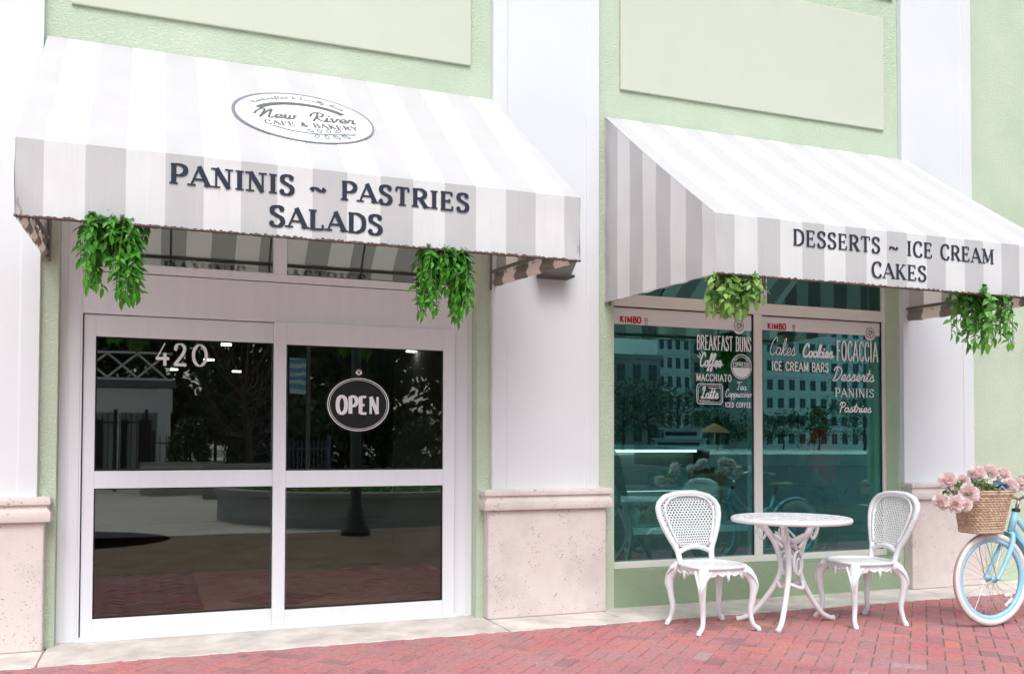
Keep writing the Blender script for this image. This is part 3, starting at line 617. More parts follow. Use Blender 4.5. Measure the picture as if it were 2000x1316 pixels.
# ================================================================== awnings
def awning(label, xw0, xw1, xf0, xf1, yf, zt, zr, zb, stripe, side_off, seed):
    root = thing('striped_awning', label, 'awning', (0, 0, 0), 0, 'striped awnings over the shop front')
    rnd = random.Random(seed); ph = [rnd.uniform(0, 6) for _ in range(8)]
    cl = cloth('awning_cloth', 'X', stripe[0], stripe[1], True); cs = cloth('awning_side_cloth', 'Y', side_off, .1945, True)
    nu = 120
    def slope(u, v):       # v 0 at wall, 1 at ridge
        x = (xw0+(xw1-xw0)*u)*(1-v)+(xf0+(xf1-xf0)*u)*v
        sag = -.012*math.sin(PI*v)-.007*abs(math.sin(4*PI*u))*math.sin(PI*min(v*1.15, 1))
        return (x, -.004+(yf+.004)*v, zt+(zr-zt)*v+sag)
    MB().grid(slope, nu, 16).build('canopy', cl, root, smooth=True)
    def val(u, v):
        x = xf0+(xf1-xf0)*u; e = min(u, 1-u)*(xf1-xf0)
        wr = .003*math.sin(x*9+ph[1]+v*3)*v + .0015*math.sin(x*21+ph[2]+v*5)*v + .022*math.exp(-e/.14)*math.sin(x*26-v*7+ph[3])*v*(1-.3*v)
        return (x, yf+wr*.6, zr-.0004+(zb-zr)*v+.002*math.sin(x*14+ph[4])*v)
    MB().grid(val, 260, 8).build('valance', cl, root, smooth=True)
    for (xw, xf, sg) in ((xw0, xf0, 1), (xw1, xf1, -1)):
        def side(u, v):
            y = yf*u; xx = xw+(xf-xw)*u; zt_ = zt+(zr-zt)*u-.012*math.sin(PI*u)-.004; zb_ = zb+.03*(1-u)-.004
            b = .004*math.sin(y*7+v*4+ph[5])*math.sin(PI*v)
            if u < .09: b += .006*math.sin(v*23+ph[6]+2*math.sin(v*9))*(1-u/.09)
            return (xx+b, y-.004, zt_+(zb_-zt_)*v)
        p = MB().grid(side if sg > 0 else (lambda u, v: side(1-u, v)), 60, 24).build('side_panel', cs, root, smooth=True)
        # hem turned up around the side tube, laced to a rod
        hf_ = lambda u, v: (xw+(xf-xw)*u+sg*(.012+.018*math.sin(PI*min(v*1.6, 1))), (yf+.02)*u-.02, zb+.03*(1-u)-.008+v*.10+.004*math.sin(u*40))
        h = MB().grid((lambda u, v: hf_(1-u, v)) if sg > 0 else hf_, 44, 6)  # inner face shows the brown reverse colour in place of its shade
        h.build('side_hem', cs, p, smooth=True)
        rd = MB(); n = 14
        rd.tube([(xw+(xf-xw)*k/n+sg*.03, (yf+.09)*k/n-.03, zb+.03*(1-k/n)+.100) for k in range(n+1)], .009, 8)
        for k in range(1, 9):
            u = k/9; c = (xw+(xf-xw)*u+sg*.034, yf*u, zb+.03*(1-u)+.085)
            rd.tube([(c[0], c[1]+.014*math.cos(a), c[2]+.022*math.sin(a)) for a in [2*PI*q/10 for q in range(10)]], .0022, 5, True)
        rd.tube([(xw+sg*.03, -.03, zb), (xw+sg*.03, -.03, zt-.1)], .012, 8)
        rd.build('frame_tube', M['steel'], p)
        br = MB().tube([(xw+sg*.03, -.03, zb+.135), (xf+sg*.03, yf+.07, zb+.115)], .011, 8)
        br.build('brace_rod', M['steel'], p)
    hm = MB()
    n = 300
    hm.grid(lambda u, v: (xf0-.004+(xf1-xf0+.008)*u, yf-.005+.03*v, zb-.003+rnd.gauss(0, .0012)-.004*math.sin(PI*v)), n, 3)
    hm.grid(lambda u, v: (xf0-.004+(xf1-xf0+.008)*u, yf-.006-.001*v, zb-.004+(.009+rnd.gauss(0, .0035))*v), n, 1)
    hm.build('frayed_hem', M['hem'], root)
    ft = MB(); ft.tube([(xf0+.02, yf+.03, zb+.03), (xf1-.02, yf+.03, zb+.03)], .016, 8); ft.tube([(xf0+.02, yf+.03, zr-.03), (xf1-.02, yf+.03, zr-.03)], .016, 8); ft.tube([(xw0+.03, -.03, zt-.05), (xw1-.03, -.03, zt-.05)], .016, 8)
    k = 4
    for i in range(1, k):
        u = i/k; xa, xb = xw0+(xw1-xw0)*u, xf0+(xf1-xf0)*u
        ft.tube([(xa, -.03, zt-.05), (xb, yf+.03, zr-.03), (xb, yf+.03, zb+.03)], .009, 8)
    ft.build('awning_frame', M['steel'], root)
    return root
Y1, Z1T, Z1R, Z1B = -1.29, 3.873, 2.828, 2.432
aw1 = awning('grey and white striped awning over the glass doors, lettered PANINIS ~ PASTRIES SALADS', -.648, 2.376, -.657, 2.481, Y1, Z1T, Z1R, Z1B, (-.529, .1935), -.02, 5)
Y2, Z2T, Z2R, Z2B = -1.538, 3.866, 2.752, 2.370
aw2 = awning('grey and white striped awning over the shop window, lettered DESSERTS ~ ICE CREAM CAKES', 3.305, 6.333, 3.309, 6.36, Y2, Z2T, Z2R, Z2B, (3.45, .1765), -.022, 9)
def vtext(root, s, y, a, b, top, weight, serif, gap=.12):
    x0, z0 = at(a[0], a[1], y); x1, z1 = at(b[0], b[1], y); H = AZ(a[0], top, y)-z0; zz = (z0+z1)/2
    adv = sum(CAPS[c][0]+gap for c in s)-gap; k = (x1-x0)/adv; x = x0
    for wd in s.split(' '):
        wa = sum(CAPS[c][0]+gap for c in wd)-gap
        mb = MB(); text(mb, wd, CAPS, plane_y(x, zz, y-.0045), wa*k, H, weight=weight, thin=.44, serif=serif, gap=gap, cap=False, deps=.00004)
        mb.build('awning_lettering', M['navy'], root); x += (wa+2*gap+CAPS[' '][0])*k
vtext(aw1, 'PANINIS ~ PASTRIES', Y1, (333, 361), (915, 413), 322, .245, .205, .16)
vtext(aw1, 'SALADS', Y1, (527, 443), (746, 457.5), 404, .245, .205, .14)
vtext(aw2, 'DESSERTS ~ ICE CREAM', Y2, (1549, 480), (1939, 515), 449, .19, .16, .15)
vtext(aw2, 'CAKES', Y2, (1702, 543), (1808, 548.5), 513, .19, .16, .14)
# oval logo on the sloping cloth
LS = math.hypot(Y1, Z1T-Z1R); sn, cs_ = (Z1T-Z1R)/LS, -Y1/LS
def onslope(u, v, e=0.0):          # v metres up from the ridge along the cloth
    y = Y1*(1-v/LS); z = Z1R+(Z1T-Z1R)*v/LS; y_ = y; z += -.012*math.sin(PI*(1-v/LS))
    o = .004+e
    return (u, y-o*sn, z+o*cs_)
LC, LV, LA, LB, LR = .868, .805, .44, .405, math.radians(6.5)
def lg(u, v, e=0.0):
    cu, su = math.cos(LR), math.sin(LR); return onslope(LC+u*cu-v*su, LV+u*su+v*cu, e)
def ov(mb, a, b, e, a2=None, b2=None, du=0):
    n = 64
    if a2 is None: mb.grid(lambda s, t: lg((a*s)*math.cos(2*PI*t), (b*s)*math.sin(2*PI*t), e), 24, n)
    else: mb.grid(lambda s, t: lg((a2+(a-a2)*s)*math.cos(2*PI*t)+(du*(1-s)), (b2+(b-b2)*s)*math.sin(2*PI*t), e), 1, n)
m1 = MB(); ov(m1, LA, LB, 0.0); lo = m1.build('oval_logo', M['logo_white'], aw1, smooth=True)
m2 = MB(); ov(m2, LA, LB, .002, LA-.017, LB-.015, .005); m2.build('logo_rim', M['logo_rim'], lo)
m3 = MB()
text(m3, 'New', SCRIPT, lambda u, v, e=0: lg(-.30+u, -.045+v, e), .235, .15, weight=.095, thin=.5, shear=.28, gap=.02, eps0=.0025, deps=.00005)
text(m3, 'River', SCRIPT, lambda u, v, e=0: lg(.03+u, -.045+v, e), .285, .15, weight=.095, thin=.5, shear=.28, gap=.02, eps0=.0025, deps=.00005)
text(m3, 'CAFE & BAKERY', CAPS, lambda u, v, e=0: lg(-.27+u, -.155+v, e), .58, .062, weight=.16, thin=.5, serif=.16, gap=.16, eps0=.0025, deps=.00005)
arc = [(.30*math.cos(a), .225*math.sin(a)+.0) for a in [PI*.84-PI*.70*k/24 for k in range(25)]]
ribbon(m3, arc, lambda t: .042, lg, False, .0025)
ribbon(m3, spline([(-.23, -.175), (-.13, -.235), (0, -.26), (.1, -.255), (.2, -.24)], 6), lambda t: .010, lg, False, .0027)
m3.build('logo_lettering', M['logo_grey'], lo)
m4 = MB()
def arct(u, v, e=0):
    a = PI*.80-u/.33; r = v
    return lg((.335+r)*math.cos(a), (.305+r)*math.sin(a), e)
text(m4, 'Handcrafted & Locally Made', SCRIPT, arct, .33*PI*.62, .045, weight=.12, shear=.1, gap=.12, eps0=.0025, deps=.00005); m4.build('logo_small_lettering', M['grey_ink'], lo)
m5 = MB()
for k, (u, v, a, l) in enumerate([(.0, -.235, 2.0, .05), (.05, -.235, 1.7, .055), (.1, -.23, 1.4, .06), (.15, -.22, 1.0, .07), (.02, -.275, -2.0, .05), (.07, -.275, -1.6, .055), (.12, -.27, -1.1, .06), (.17, -.26, -.6, .06), (.19, -.238, .15, .08)]):
    q = [(u+l*.5*(1-math.cos(b))*math.cos(a)-.012*math.sin(b)*math.sin(a), v+l*.5*(1-math.cos(b))*math.sin(a)+.012*math.sin(b)*math.cos(a)) for b in [2*PI*i/14 for i in range(15)]]
    ribbon(m5, q, lambda t: .0075, lg, False, .0028+k*.0001)
m5.build('logo_leaf_sprig', M['logo_leaf'], lo)

# ================================================================== hanging plants
def leaf(mb, p, d, up, ln, wd, tone, bend=.25):
    p = np.array(p); d = np.array(d)/np.linalg.norm(d); s = np.cross(d, up); s /= np.linalg.norm(s)+1e-9; n = np.cross(s, d)
    def q(t, w, b): return p+d*ln*t+s*wd*w-n*ln*b*bend*t*t+n*abs(w)*wd*.35
    vs = [q(0, 0, 1), q(.28, -.42, 1), q(.6, -.40, 1), q(1, 0, 1), q(.6, .40, 1), q(.28, .42, 1), q(.45, 0, 1)]
    mb.add(vs, [(0, 6, 1), (1, 6, 2), (2, 6, 3), (3, 6, 4), (4, 6, 5), (5, 6, 0)], tone)
def hanging_plant(label, x0, x1, y, ztop, lobes, m, ln, wd, seed, nv, dens=1.0, roundy=False, tone_hi=.75):
    rnd = random.Random(seed); xc = (x0+x1)/2
    root = thing('hanging_plant', label, 'plant', (xc, y, ztop), 0, 'hanging plants under the awnings')
    st, lf = MB(), MB()
    # lobes: (x centre, half width, z bottom, weight)
    tot = sum(l[3] for l in lobes)
    for i in range(nv):
        r = rnd.uniform(0, tot)
        for l in lobes:
            r -= l[3]
            if r <= 0: break
        ex = l[0]+rnd.gauss(0, .45)*l[1]; ez = l[2]+(ztop-l[2])*abs(rnd.gauss(0, .33)); ey = y+rnd.gauss(0, .07)
        sx = xc+(ex-xc)*.7+rnd.gauss(0, .025); sy = y+rnd.gauss(0, .035)
        out = (ex-sx)*1.4
        pts = spline([(sx, sy, ztop), (sx+out*.5, sy+(ey-sy)*.7, ztop-.02-.1*(ztop-ez)), (ex+rnd.gauss(0, .01), ey, ztop-.55*(ztop-ez)), (ex+rnd.gauss(0, .015), ey, ez)], 7)
        pts = [np.array(q) for q in pts]
        st.tube([tuple(q-np.array([xc, y, ztop])) for q in pts], [.0028]*len(pts), 4)
        total = sum(np.linalg.norm(pts[k+1]-pts[k]) for k in range(len(pts)-1)); cnt = max(4, int(total/(.016)*dens))
        for k in range(cnt):
            t = (k+.5)/cnt; j = min(len(pts)-2, int(t*(len(pts)-1))); f = t*(len(pts)-1)-j; q = pts[j]*(1-f)+pts[j+1]*f
            tg = pts[j+1]-pts[j]; tg /= np.linalg.norm(tg)+1e-9
            a = rnd.uniform(0, 2*PI); side = np.array([math.cos(a), math.sin(a)*.8-.25, 0])
            d = side*rnd.uniform(.6, 1.1)+tg*rnd.uniform(.1, .7)+np.array([0, 0, rnd.uniform(-.5, .25)])
            up = np.array([rnd.gauss(0, .5), -.6+rnd.gauss(0, .4), .8])
            s = rnd.uniform(.7, 1.15)*(1 if t < .85 else .8)
            tone = min(1, max(0, rnd.gauss(.35, .22)+.35*t))
            leaf(lf, q-np.array([xc, y, ztop]), d, up, ln*s, wd*s, tone*tone_hi/.75, .3)
        leaf(lf, pts[-1]-np.array([xc, y, ztop]), np.array([rnd.gauss(0, .2), -.1, -1]), np.array([rnd.gauss(0, .4), -1, .2]), ln, wd*.9, .8)
    st.build('vine', M['stem'], root)
    lf.build('foliage', m, root, tones=True, smooth=roundy)
    hk = MB(); hk.tube([(0, 0, -.03), (0, 0, .055)], .004, 6); hk.lathe([(.001, -.045), (.07, -.045), (.085, .015), (.08, .015), (.065, -.03), (.001, -.03)], n=20); hk.build('pot', M['lamp_dark'], root)
    return root
yp = -1.2
def PX(px, py): return at(px, py, -1.2)
hanging_plant('dense dark green hanging plant at the awning end beside the number 420 door', -.36, -.07, -1.2, 2.50, [(-.30, .06, 2.09, 1.0), (-.12, .065, 2.05, 1.3), (-.21, .12, 2.24, 1.2)], M['leaf_a'], .062, .029, 11, 86)
hanging_plant('dense dark green hanging plant above the OPEN sign, by the white wall lamp pilaster', 1.47, 1.78, -1.2, 2.49, [(1.53, .06, 2.06, 1.0), (1.71, .065, 2.03, 1.1), (1.62, .12, 2.2, 1.2)], M['leaf_a'], .060, .027, 12, 92)
hanging_plant('pale green bushy hanging plant over the left side of the shop window', 3.33, 3.74, -1.42, 2.44, [(3.43, .10, 2.14, 1.1), (3.63, .12, 2.19, 1.2), (3.52, .10, 2.13, .9)], M['leaf_b'], .064, .042, 13, 70, .9, True)
hanging_plant('loose round-leaved hanging plant above the bicycle at the striped awning end', 5.45, 5.93, -1.42, 2.44, [(5.56, .14, 1.99, 1.1), (5.80, .13, 2.02, 1.1), (5.68, .17, 2.16, 1.3)], M['leaf_c'], .068, .044, 14, 44, .62, True)

# ================================================================== wall lamp and open sign
wl_ = thing('wall_lamp', 'dark tapered wall lamp on the white pilaster below the striped awning end', 'wall lamp', (2.83, -.052, 2.56))
b0, b1, h = .115, .16, .13
vs = [(-b0, 0, 0), (b0, 0, 0), (b0*.9, -.13, 0), (-b0*.9, -.13, 0), (-b1, 0, h), (b1, 0, h), (b1*.95, -.165, h), (-b1*.95, -.165, h)]
MB().add(vs, [(0, 1, 2, 3), (4, 7, 6, 5), (0, 4, 5, 1), (1, 5, 6, 2), (2, 6, 7, 3), (3, 7, 4, 0)]).build('lamp_shade', M['lamp_face'], wl_, bevel=.004)
MB().box(-b0-.012, b0+.012, -.145, 0, -.022, -.001).build('lamp_rim', M['lamp_dark'], wl_, bevel=.004)

yS = YR+.012
sx0, sz0 = at(699.5, 790, yS); rx = (AX(763, 790, yS)-AX(637, 790, yS))/2; rz_ = (AZ(700, 736, yS)-AZ(700, 844, yS))/2
sg = thing('open_sign', 'black oval OPEN sign hanging on the right glass door', 'sign', (sx0, yS, sz0))
def oval(mb, a, b, y0, y1, n=56):
    vs = [(a*math.cos(2*PI*k/n), y, b*math.sin(2*PI*k/n)) for y in (y0, y1) for k in range(n)]
    mb.add(vs, [(k, (k+1) % n, n+(k+1) % n, n+k) for k in range(n)]+[tuple(range(n)), tuple(range(2*n-1, n-1, -1))])
bd = MB(); oval(bd, rx, rz_, -.012, 0.0); bd.box(-.05, .035, -.008, 0, rz_-.02, rz_+.055); bd.build('sign_board', M['sign'], sg)
def mps(u, v, e=0): return (u, -.0128-e, v)
rg = MB()
for (q0, q1) in ((.955, .925), (.895, .88)):
    n = 64; vs = [mps(rx*q*math.cos(2*PI*k/n), rz_*(q if q > .9 else q*.99)*math.sin(2*PI*k/n)) for q in (q0, q1) for k in range(n)]
    rg.add(vs, [(k, (k+1) % n, n+(k+1) % n, n+k) for k in range(n)])
rg.build('sign_border', M['vinyl'], sg)
lt = MB(); text(lt, 'OPEN', CAPS, lambda u, v, e=0: mps(-rx*.67+u, -rz_*.33+v, e), rx*1.31, rz_*.62, weight=.23, thin=.62, gap=.14, cap=False); lt.build('sign_lettering', M['vinyl'], sg)
hk = MB(); hk.lathe([(.001, 0), (.021, 0), (.024, -.004), (.021, -.009), (.012, -.006), (.008, -.009), (.001, -.009)], (0, -.009, rz_+.032), 24, 'y'); hk.build('suction_hook', M['chrome'], sg)

# ================================================================== bistro table and chairs
def lattice(fn, nu, nv, hole=.56, th=.006, stagger=True, keep=None):
    """pierced sheet: fn(u, v) -> (point, normal)"""
    mb = MB()
    def P(u, v, o):
        p, n = fn(u, v); return np.array(p)+np.array(n)*o
    for j in range(nv):
        for i in range(-1 if stagger and j % 2 else 0, nu):
            o = .5 if (stagger and j % 2) else 0
            u0, u1, v0, v1 = (i+o)/nu, (i+1+o)/nu, j/nv, (j+1)/nv
            u0, u1 = max(0, u0), min(1, u1)
            if u1-u0 < 1e-6: continue
            cu, cv = (u0+u1)/2, (v0+v1)/2
            A = [(u0, v0), (cu, v0), (u1, v0), (u1, cv), (u1, v1), (cu, v1), (u0, v1), (u0, cv)]
            H = [(cu+(a-cu)*hole*(.62 if k % 2 == 0 else .95), cv+(b-cv)*hole*(.70 if k % 2 == 0 else 1.05)) for k, (a, b) in enumerate(A)]
            vs = [P(*q, th/2) for q in A]+[P(*q, th/2) for q in H]+[P(*q, -th/2) for q in A]+[P(*q, -th/2) for q in H]
            fs = []
            for k in range(8):
                l = (k+1) % 8
                fs += [(k, l, 8+l, 8+k), (8+k, 8+l, 24+l, 24+k), (16+l, 16+k, 24+k, 24+l)]
            mb.add(vs, fs)
    return mb
# chair: local x across, local y forward, origin on the floor under the seat centre
HW = [(.44, .135), (.50, .140), (.54, .152), (.60, .186), (.68, .225), (.76, .252), (.82, .256), (.865, .235), (.90, .185), (.918, .11), (.925, .0)]
def back_y(z): return -.185-.13*max(0, (z-.44))/.48
def halfw(z):
    for (z0, w0), (z1, w1) in zip(HW[:-1], HW[1:]):
        if z0 <= z <= z1: return w0+(w1-w0)*(z-z0)/(z1-z0)
    return 0
def seat_outline(a, k=1.0, dz=0.0):
    c, s = math.cos(a), math.sin(a); n = 3.2
    r = (abs(c)**n+abs(s)**n)**(-1/n)
    wdt = .215 if s > 0 else .215-.03*(-s)
    return np.array([k*wdt*r*c, k*.205*r*s, .437+dz])
FEET = [(.245, .215), (-.245, .215), (.235, -.20), (-.235, -.20)]
def make_chair(label, loc, rz):
    t = thing('bistro_chair', label, 'chair', loc, rz, 'white bistro chairs at the round table')
    m = M['cast']
    lat = lattice(lambda u, v: (seat_outline(math.atan2(v-.5, u-.5), 2*max(abs(u-.5), abs(v-.5))*.93, -.004) if (u-.5)**2+(v-.5)**2 > 1e-9 else np.array([0, 0, .433]), np.array([0, 0, 1.])), 15, 15, .66, .007)
    lat.build('seat', m, t)
    rim = MB(); A = [2*PI*k/56 for k in range(56)]
    rim.tube([seat_outline(a, .98, .002) for a in A], .013, 8, True, 1.3); rim.build('seat_rim', m, t, smooth=True)
    ap = MB()
    def apr(u, v, o):
        a = 2*PI*u; p = seat_outline(a, .965-o, -.008)
        q = a/(PI/2); f = abs((q % 1)-.5)*2          # 1 on the axes' quarter boundaries, 0 at the corners
        drop = .036+.020*(.5+.5*math.cos(12*a))*0+.034*math.exp(-((f-1)/.10)**2)+.045*math.exp(-(f/.30)**2)+.006*math.sin(a*24)
        p[2] -= drop*v; return p
    ap.grid(lambda u, v: apr(u, v, 0), 112, 4); ap.grid(lambda u, v: apr(1-u, v, .03), 112, 4)
    ap.grid(lambda u, v: apr(u, 1, .03*v), 112, 1)
    for q in range(4):                                  # carved rosettes and drops
        a = PI/2*q; c = seat_outline(a, 1.0, -.045)
        d = np.array([math.cos(a), math.sin(a), 0]); sd_ = np.array([-d[1], d[0], 0])
        for e in (-1, 1):
            ap.tube(spline([c+sd_*e*.085+np.array([0, 0, .012]), c+sd_*e*.05+np.array([0, 0, -.006])+d*.004, c+sd_*e*.02+np.array([0, 0, .006]), c+np.array([0, 0, -.025])], 5), [.006]*16, 6)
        ap.tube([c+np.array([0, 0, .02]), c+np.array([0, 0, -.03])+d*.004, c+np.array([0, 0, -.05])], [.012, .010, .002], 8)
    ap.build('seat_apron', m, t, smooth=True)
    for i, (fx, fy) in enumerate(FEET):
        sx, sy = (1 if fx > 0 else -1), (1 if fy > 0 else -1)
        cx, cy = sx*.168, sy*.165; o = np.array([sx, sy*.95, 0])/1.38
        c = np.array([cx, cy, 0])
        P = spline([c+np.array([0, 0, .425])-o*.01, c+o*.030+np.array([0, 0, .385]), c+o*.058+np.array([0, 0, .32]), c+o*.050+np.array([0, 0, .22]), c+o*.036+np.array([0, 0, .13]), c+o*.052+np.array([0, 0, .05]), np.array([fx, fy, .012])], 6)
        R = list(np.interp(np.linspace(0, 1, len(P)), [0, .14, .32, .5, .7, .88, 1], [.036, .038, .030, .022, .0175, .0155, .019]))
        g = MB().tube(P, R, 12)
        for k in (-1, 0, 1):                             # raised leaf ribs on the knee
            sdv = np.array([-o[1], o[0], 0])*k
            g.tube(spline([c+o*.02+sdv*.055+np.array([0, 0, .415]), c+o*.062+sdv*.036+np.array([0, 0, .375]), c+o*.086+sdv*.016+np.array([0, 0, .31]), c+o*.072+sdv*.006+np.array([0, 0, .24])], 5), list(np.linspace(.010, .004, 16)), 6)
        g.lathe([(.001, -.001), (.017, -.001), (.020, .008), (.014, .018), (.001, .02)], (fx, fy, .0005), 12)
        g.build('leg', m, t, smooth=True)
    bf = MB(); zs = np.linspace(.428, .918, 26)
    pts = [(halfw(max(z, .44)), back_y(z), z) for z in zs]+[(halfw(z), back_y(z), z) for z in (.921, .9235)]+[(0, back_y(.925), .925)]
    full = pts+[(-x, y, z) for x, y, z in reversed(pts[:-1])]
    full = [np.array(p) for p in full]
    bf.tube(full, .0215, 10, False, 1.0)
    bf.tube([p*np.array([.80, 1, 1])+np.array([0, .012, -.012 if p[2] > .8 else 0]) for p in full if p[2] > .56], .009, 8)
    bar = spline([(-.142, back_y(.515), .505), (-.07, back_y(.53), .535), (0, back_y(.535), .545), (.07, back_y(.53), .535), (.142, back_y(.515), .505)], 8)
    bf.tube(bar, .019, 10, False, 1.0)
    bf.build('back_frame', m, t, smooth=True)
    def bk(u, v):
        z = .548+(.902-.548)*v; wv = max(.03, halfw(z)-.018)*(1 if v < .9 else 1); x = (2*u-1)*wv
        y = back_y(z)-.012*(1-(2*u-1)**2)
        return (x, y, z), np.array([0, 1, .26])/1.033
    lattice(bk, 17, 20, .80, .006).build('back_panel', m, t)
    return t
make_chair('white cast metal bistro chair in front of the display case, facing the street', (3.685, -.90, .002), math.radians(180+1))
make_chair('white cast metal bistro chair beside the plinth and bicycle, facing the table', (4.84, -1.09, .002), math.radians(84))

TC = (4.305, -.985)
tb = thing('bistro_table', 'round white cast metal bistro table between the two chairs', 'table', (TC[0], TC[1], .002))
TR, TZ = .42, .757
top = MB(); top.lathe([(TR-.03, -.004), (TR-.03, .004), (TR-.012, .008), (TR, .002), (TR+.004, -.012), (TR-.002, -.028), (TR-.02, -.03), (TR-.03, -.024), (TR-.03, -.004)], (0, 0, TZ), 72)
top.build('table_rim', M['cast'], tb, smooth=True)
def tt(u, v):
    a = 2*PI*u; r = .06+(TR-.088)*v; r2 = r*(1+.03*math.sin(8*a)*math.sin(PI*v))
    return (r2*math.cos(a+.25*math.sin(PI*v*2)), r2*math.sin(a+.25*math.sin(PI*v*2)), TZ), np.array([0, 0, 1.])
tp = lattice(tt, 20, 5, .86, .010); tp.lathe([(.001, .006), (.05, .006), (.068, .002), (.062, -.005), (.001, -.005)], (0, 0, TZ), 32)
tp.build('tabletop', M['cast'], tb)
LEGA = [math.radians(d) for d in (2, 142, 219)]
for a in LEGA:
    d = np.array([math.cos(a), math.sin(a), 0])
    prof = [(.25, .725), (.19, .690), (.125, .600), (.085, .50), (.070, .40), (.105, .29), (.19, .16), (.275, .060), (.345, .022), (.385, .014)]
    P = spline([d*r+np.array([0, 0, z]) for r, z in prof], 5)
    R = list(np.interp(np.linspace(0, 1, len(P)), [0, .2, .5, .75, .93, 1], [.026, .022, .021, .019, .018, .022]))
    g = MB().tube(P, R, 10); g.tube([p+d*.014 for p in P[2:34]], .007, 6); g.build('leg', M['cast'], tb, smooth=True)
orn = MB()
for i in range(3):
    a0, a1 = LEGA[i], LEGA[(i+1) % 3]+(2*PI if i == 2 else 0); am = (a0+a1)/2; dm = np.array([math.cos(am), math.sin(am), 0])
    d0, d1 = np.array([math.cos(a0), math.sin(a0), 0]), np.array([math.cos(a1), math.sin(a1), 0])
    sdm = np.array([-dm[1], dm[0], 0])
    orn.tube(spline([d0*.10+np.array([0, 0, .30]), dm*.085+np.array([0, 0, .262]), d1*.10+np.array([0, 0, .30])], 8), .014, 8)
    orn.tube([dm*.055+sdm*.052*math.cos(q)+np.array([0, 0, .44+.085*math.sin(q)]) for q in [2*PI*k/20 for k in range(20)]], .011, 8, True)
    orn.tube([dm*.058+sdm*.026*math.cos(q)+np.array([0, 0, .42+.05*math.sin(q)]) for q in [2*PI*k/16 for k in range(16)]], .008, 8, True)
    orn.tube(spline([d0*.12+np.array([0, 0, .63]), dm*.04+np.array([0, 0, .585]), d1*.12+np.array([0, 0, .63])], 8), .015, 8)
    for e in (-1, 1):
        orn.tube(spline([dm*.05+sdm*e*.02+np.array([0, 0, .54]), dm*.08+sdm*e*.06+np.array([0, 0, .60]), dm*.16+sdm*e*.03+np.array([0, 0, .665])], 6), list(np.linspace(.016, .006, 13)), 6)
    orn.tube(spline([d0*.17+np.array([0, 0, .645]), d0*.20+np.array([0, 0, .60])+d0*.0, d0*.235+np.array([0, 0, .655]), d0*.24+np.array([0, 0, .70])], 6), list(np.linspace(.010, .016, 19)), 6)
orn.build('scroll_bracket', M['cast'], tb, smooth=True)

# ================================================================== bicycle
M['bike'] = mat('sky_blue_enamel', (.34, .66, .82), .25, .5); M['tyre'] = mat('cream_rubber', (.80, .78, .75), .7, .3, var=.06, vscale=20); M['tread'] = mat('beige_tread', (.46, .38, .33), .85, .2)
M['spoke'] = mat('steel_spoke', (.62, .62, .63), .3, .5, .8); M['wicker'] = mat('wicker', (.58, .43, .31), .75, .2, var=.35, vscale=30, bump=.4, bscale=120, bdist=.002)
M['saddle'] = mat('tan_saddle', (.45, .28, .17), .5); M['grip'] = mat('pale_grip', (.70, .64, .60), .6); M['reflector'] = mat('pale_reflector', (.82, .74, .70), .35)
BX, BY = 5.578, -1.565
bk = thing('bicycle', 'sky blue bicycle with cream tyres and a wicker flower basket', 'bicycle', (BX, BY, .002), math.radians(-3))
def wheel(cx, cz=.335):
    w_ = MB(); n = 72
    w_.lathe([(.326*1.0, -.012), (.331, -.005), (.332, .005), (.326, .012)], (cx, 0, cz), n, 'y')
    tw = w_.build('wheel', M['tread'], bk, smooth=True)
    s = MB(); s.lathe([(.326, -.0121), (.318, -.020), (.303, -.022), (.289, -.016), (.286, -.010)], (cx, 0, cz), n, 'y'); s.lathe([(.286, .010), (.289, .016), (.303, .022), (.318, .020), (.326, .0121)], (cx, 0, cz), n, 'y'); s.build('tyre', M['tyre'], tw, smooth=True)
    r = MB(); r.lathe([(.287, -.0125), (.276, -.014), (.262, -.013), (.258, 0), (.262, .013), (.276, .014), (.287, .0125)], (cx, 0, cz), n, 'y'); r.build('rim', M['bike'], tw, smooth=True)
    h = MB(); h.lathe([(.001, -.05), (.008, -.05), (.008, -.035), (.026, -.034), (.026, -.030), (.015, -.026), (.013, 0), (.015, .026), (.026, .030), (.026, .034), (.008, .035), (.008, .05), (.001, .05)], (cx, 0, cz), 20, 'y'); h.build('hub', M['bike'], tw, smooth=True)
    k = MB()
    for i in range(32):
        sd_ = 1 if i % 2 else -1; a = 2*PI*i/32; b = a+(.55 if (i//2) % 2 else -.55)
        k.tube([(cx+.024*math.cos(b), sd_*.031, cz+.024*math.sin(b)), (cx+.26*math.cos(a), sd_*.004, cz+.26*math.sin(a))], .0013, 5)
    k.build('spoke', M['spoke'], tw)
    return tw
fw = wheel(0.0); rw = wheel(1.09)
rf = MB(); rf.tube(spline([(.10, -.02, .335-.125), (.135, -.022, .335-.115), (.165, -.02, .335-.125)], 5), .013, 8, False, .6); rf.tube(spline([(.105, -.02, .335-.195), (.14, -.024, .335-.165), (.17, -.02, .335-.145)], 5), .013, 8, False, .6); rf.build('reflector', M['reflector'], fw, smooth=True)
def fender(cx, a0, a1, name='fender'):
    f = MB(); r0 = .352
    f.grid(lambda u, v: (cx+(r0+.010*math.sin(PI*v))*math.cos(a0+(a1-a0)*u), -.030+.060*v, .335+(r0+.010*math.sin(PI*v))*math.sin(a0+(a1-a0)*u)), 48, 8)
    f.grid(lambda u, v: (cx+(r0-.003+.010*math.sin(PI*v))*math.cos(a0+(a1-a0)*(1-u)), -.0302+.0604*v, .335+(r0-.003+.010*math.sin(PI*v))*math.sin(a0+(a1-a0)*(1-u))), 48, 8)
    f.build(name, M['bike'], bk, smooth=True)
fender(0.0, math.radians(112), math.radians(5)); fender(1.09, math.radians(170), math.radians(20))
fr = MB()
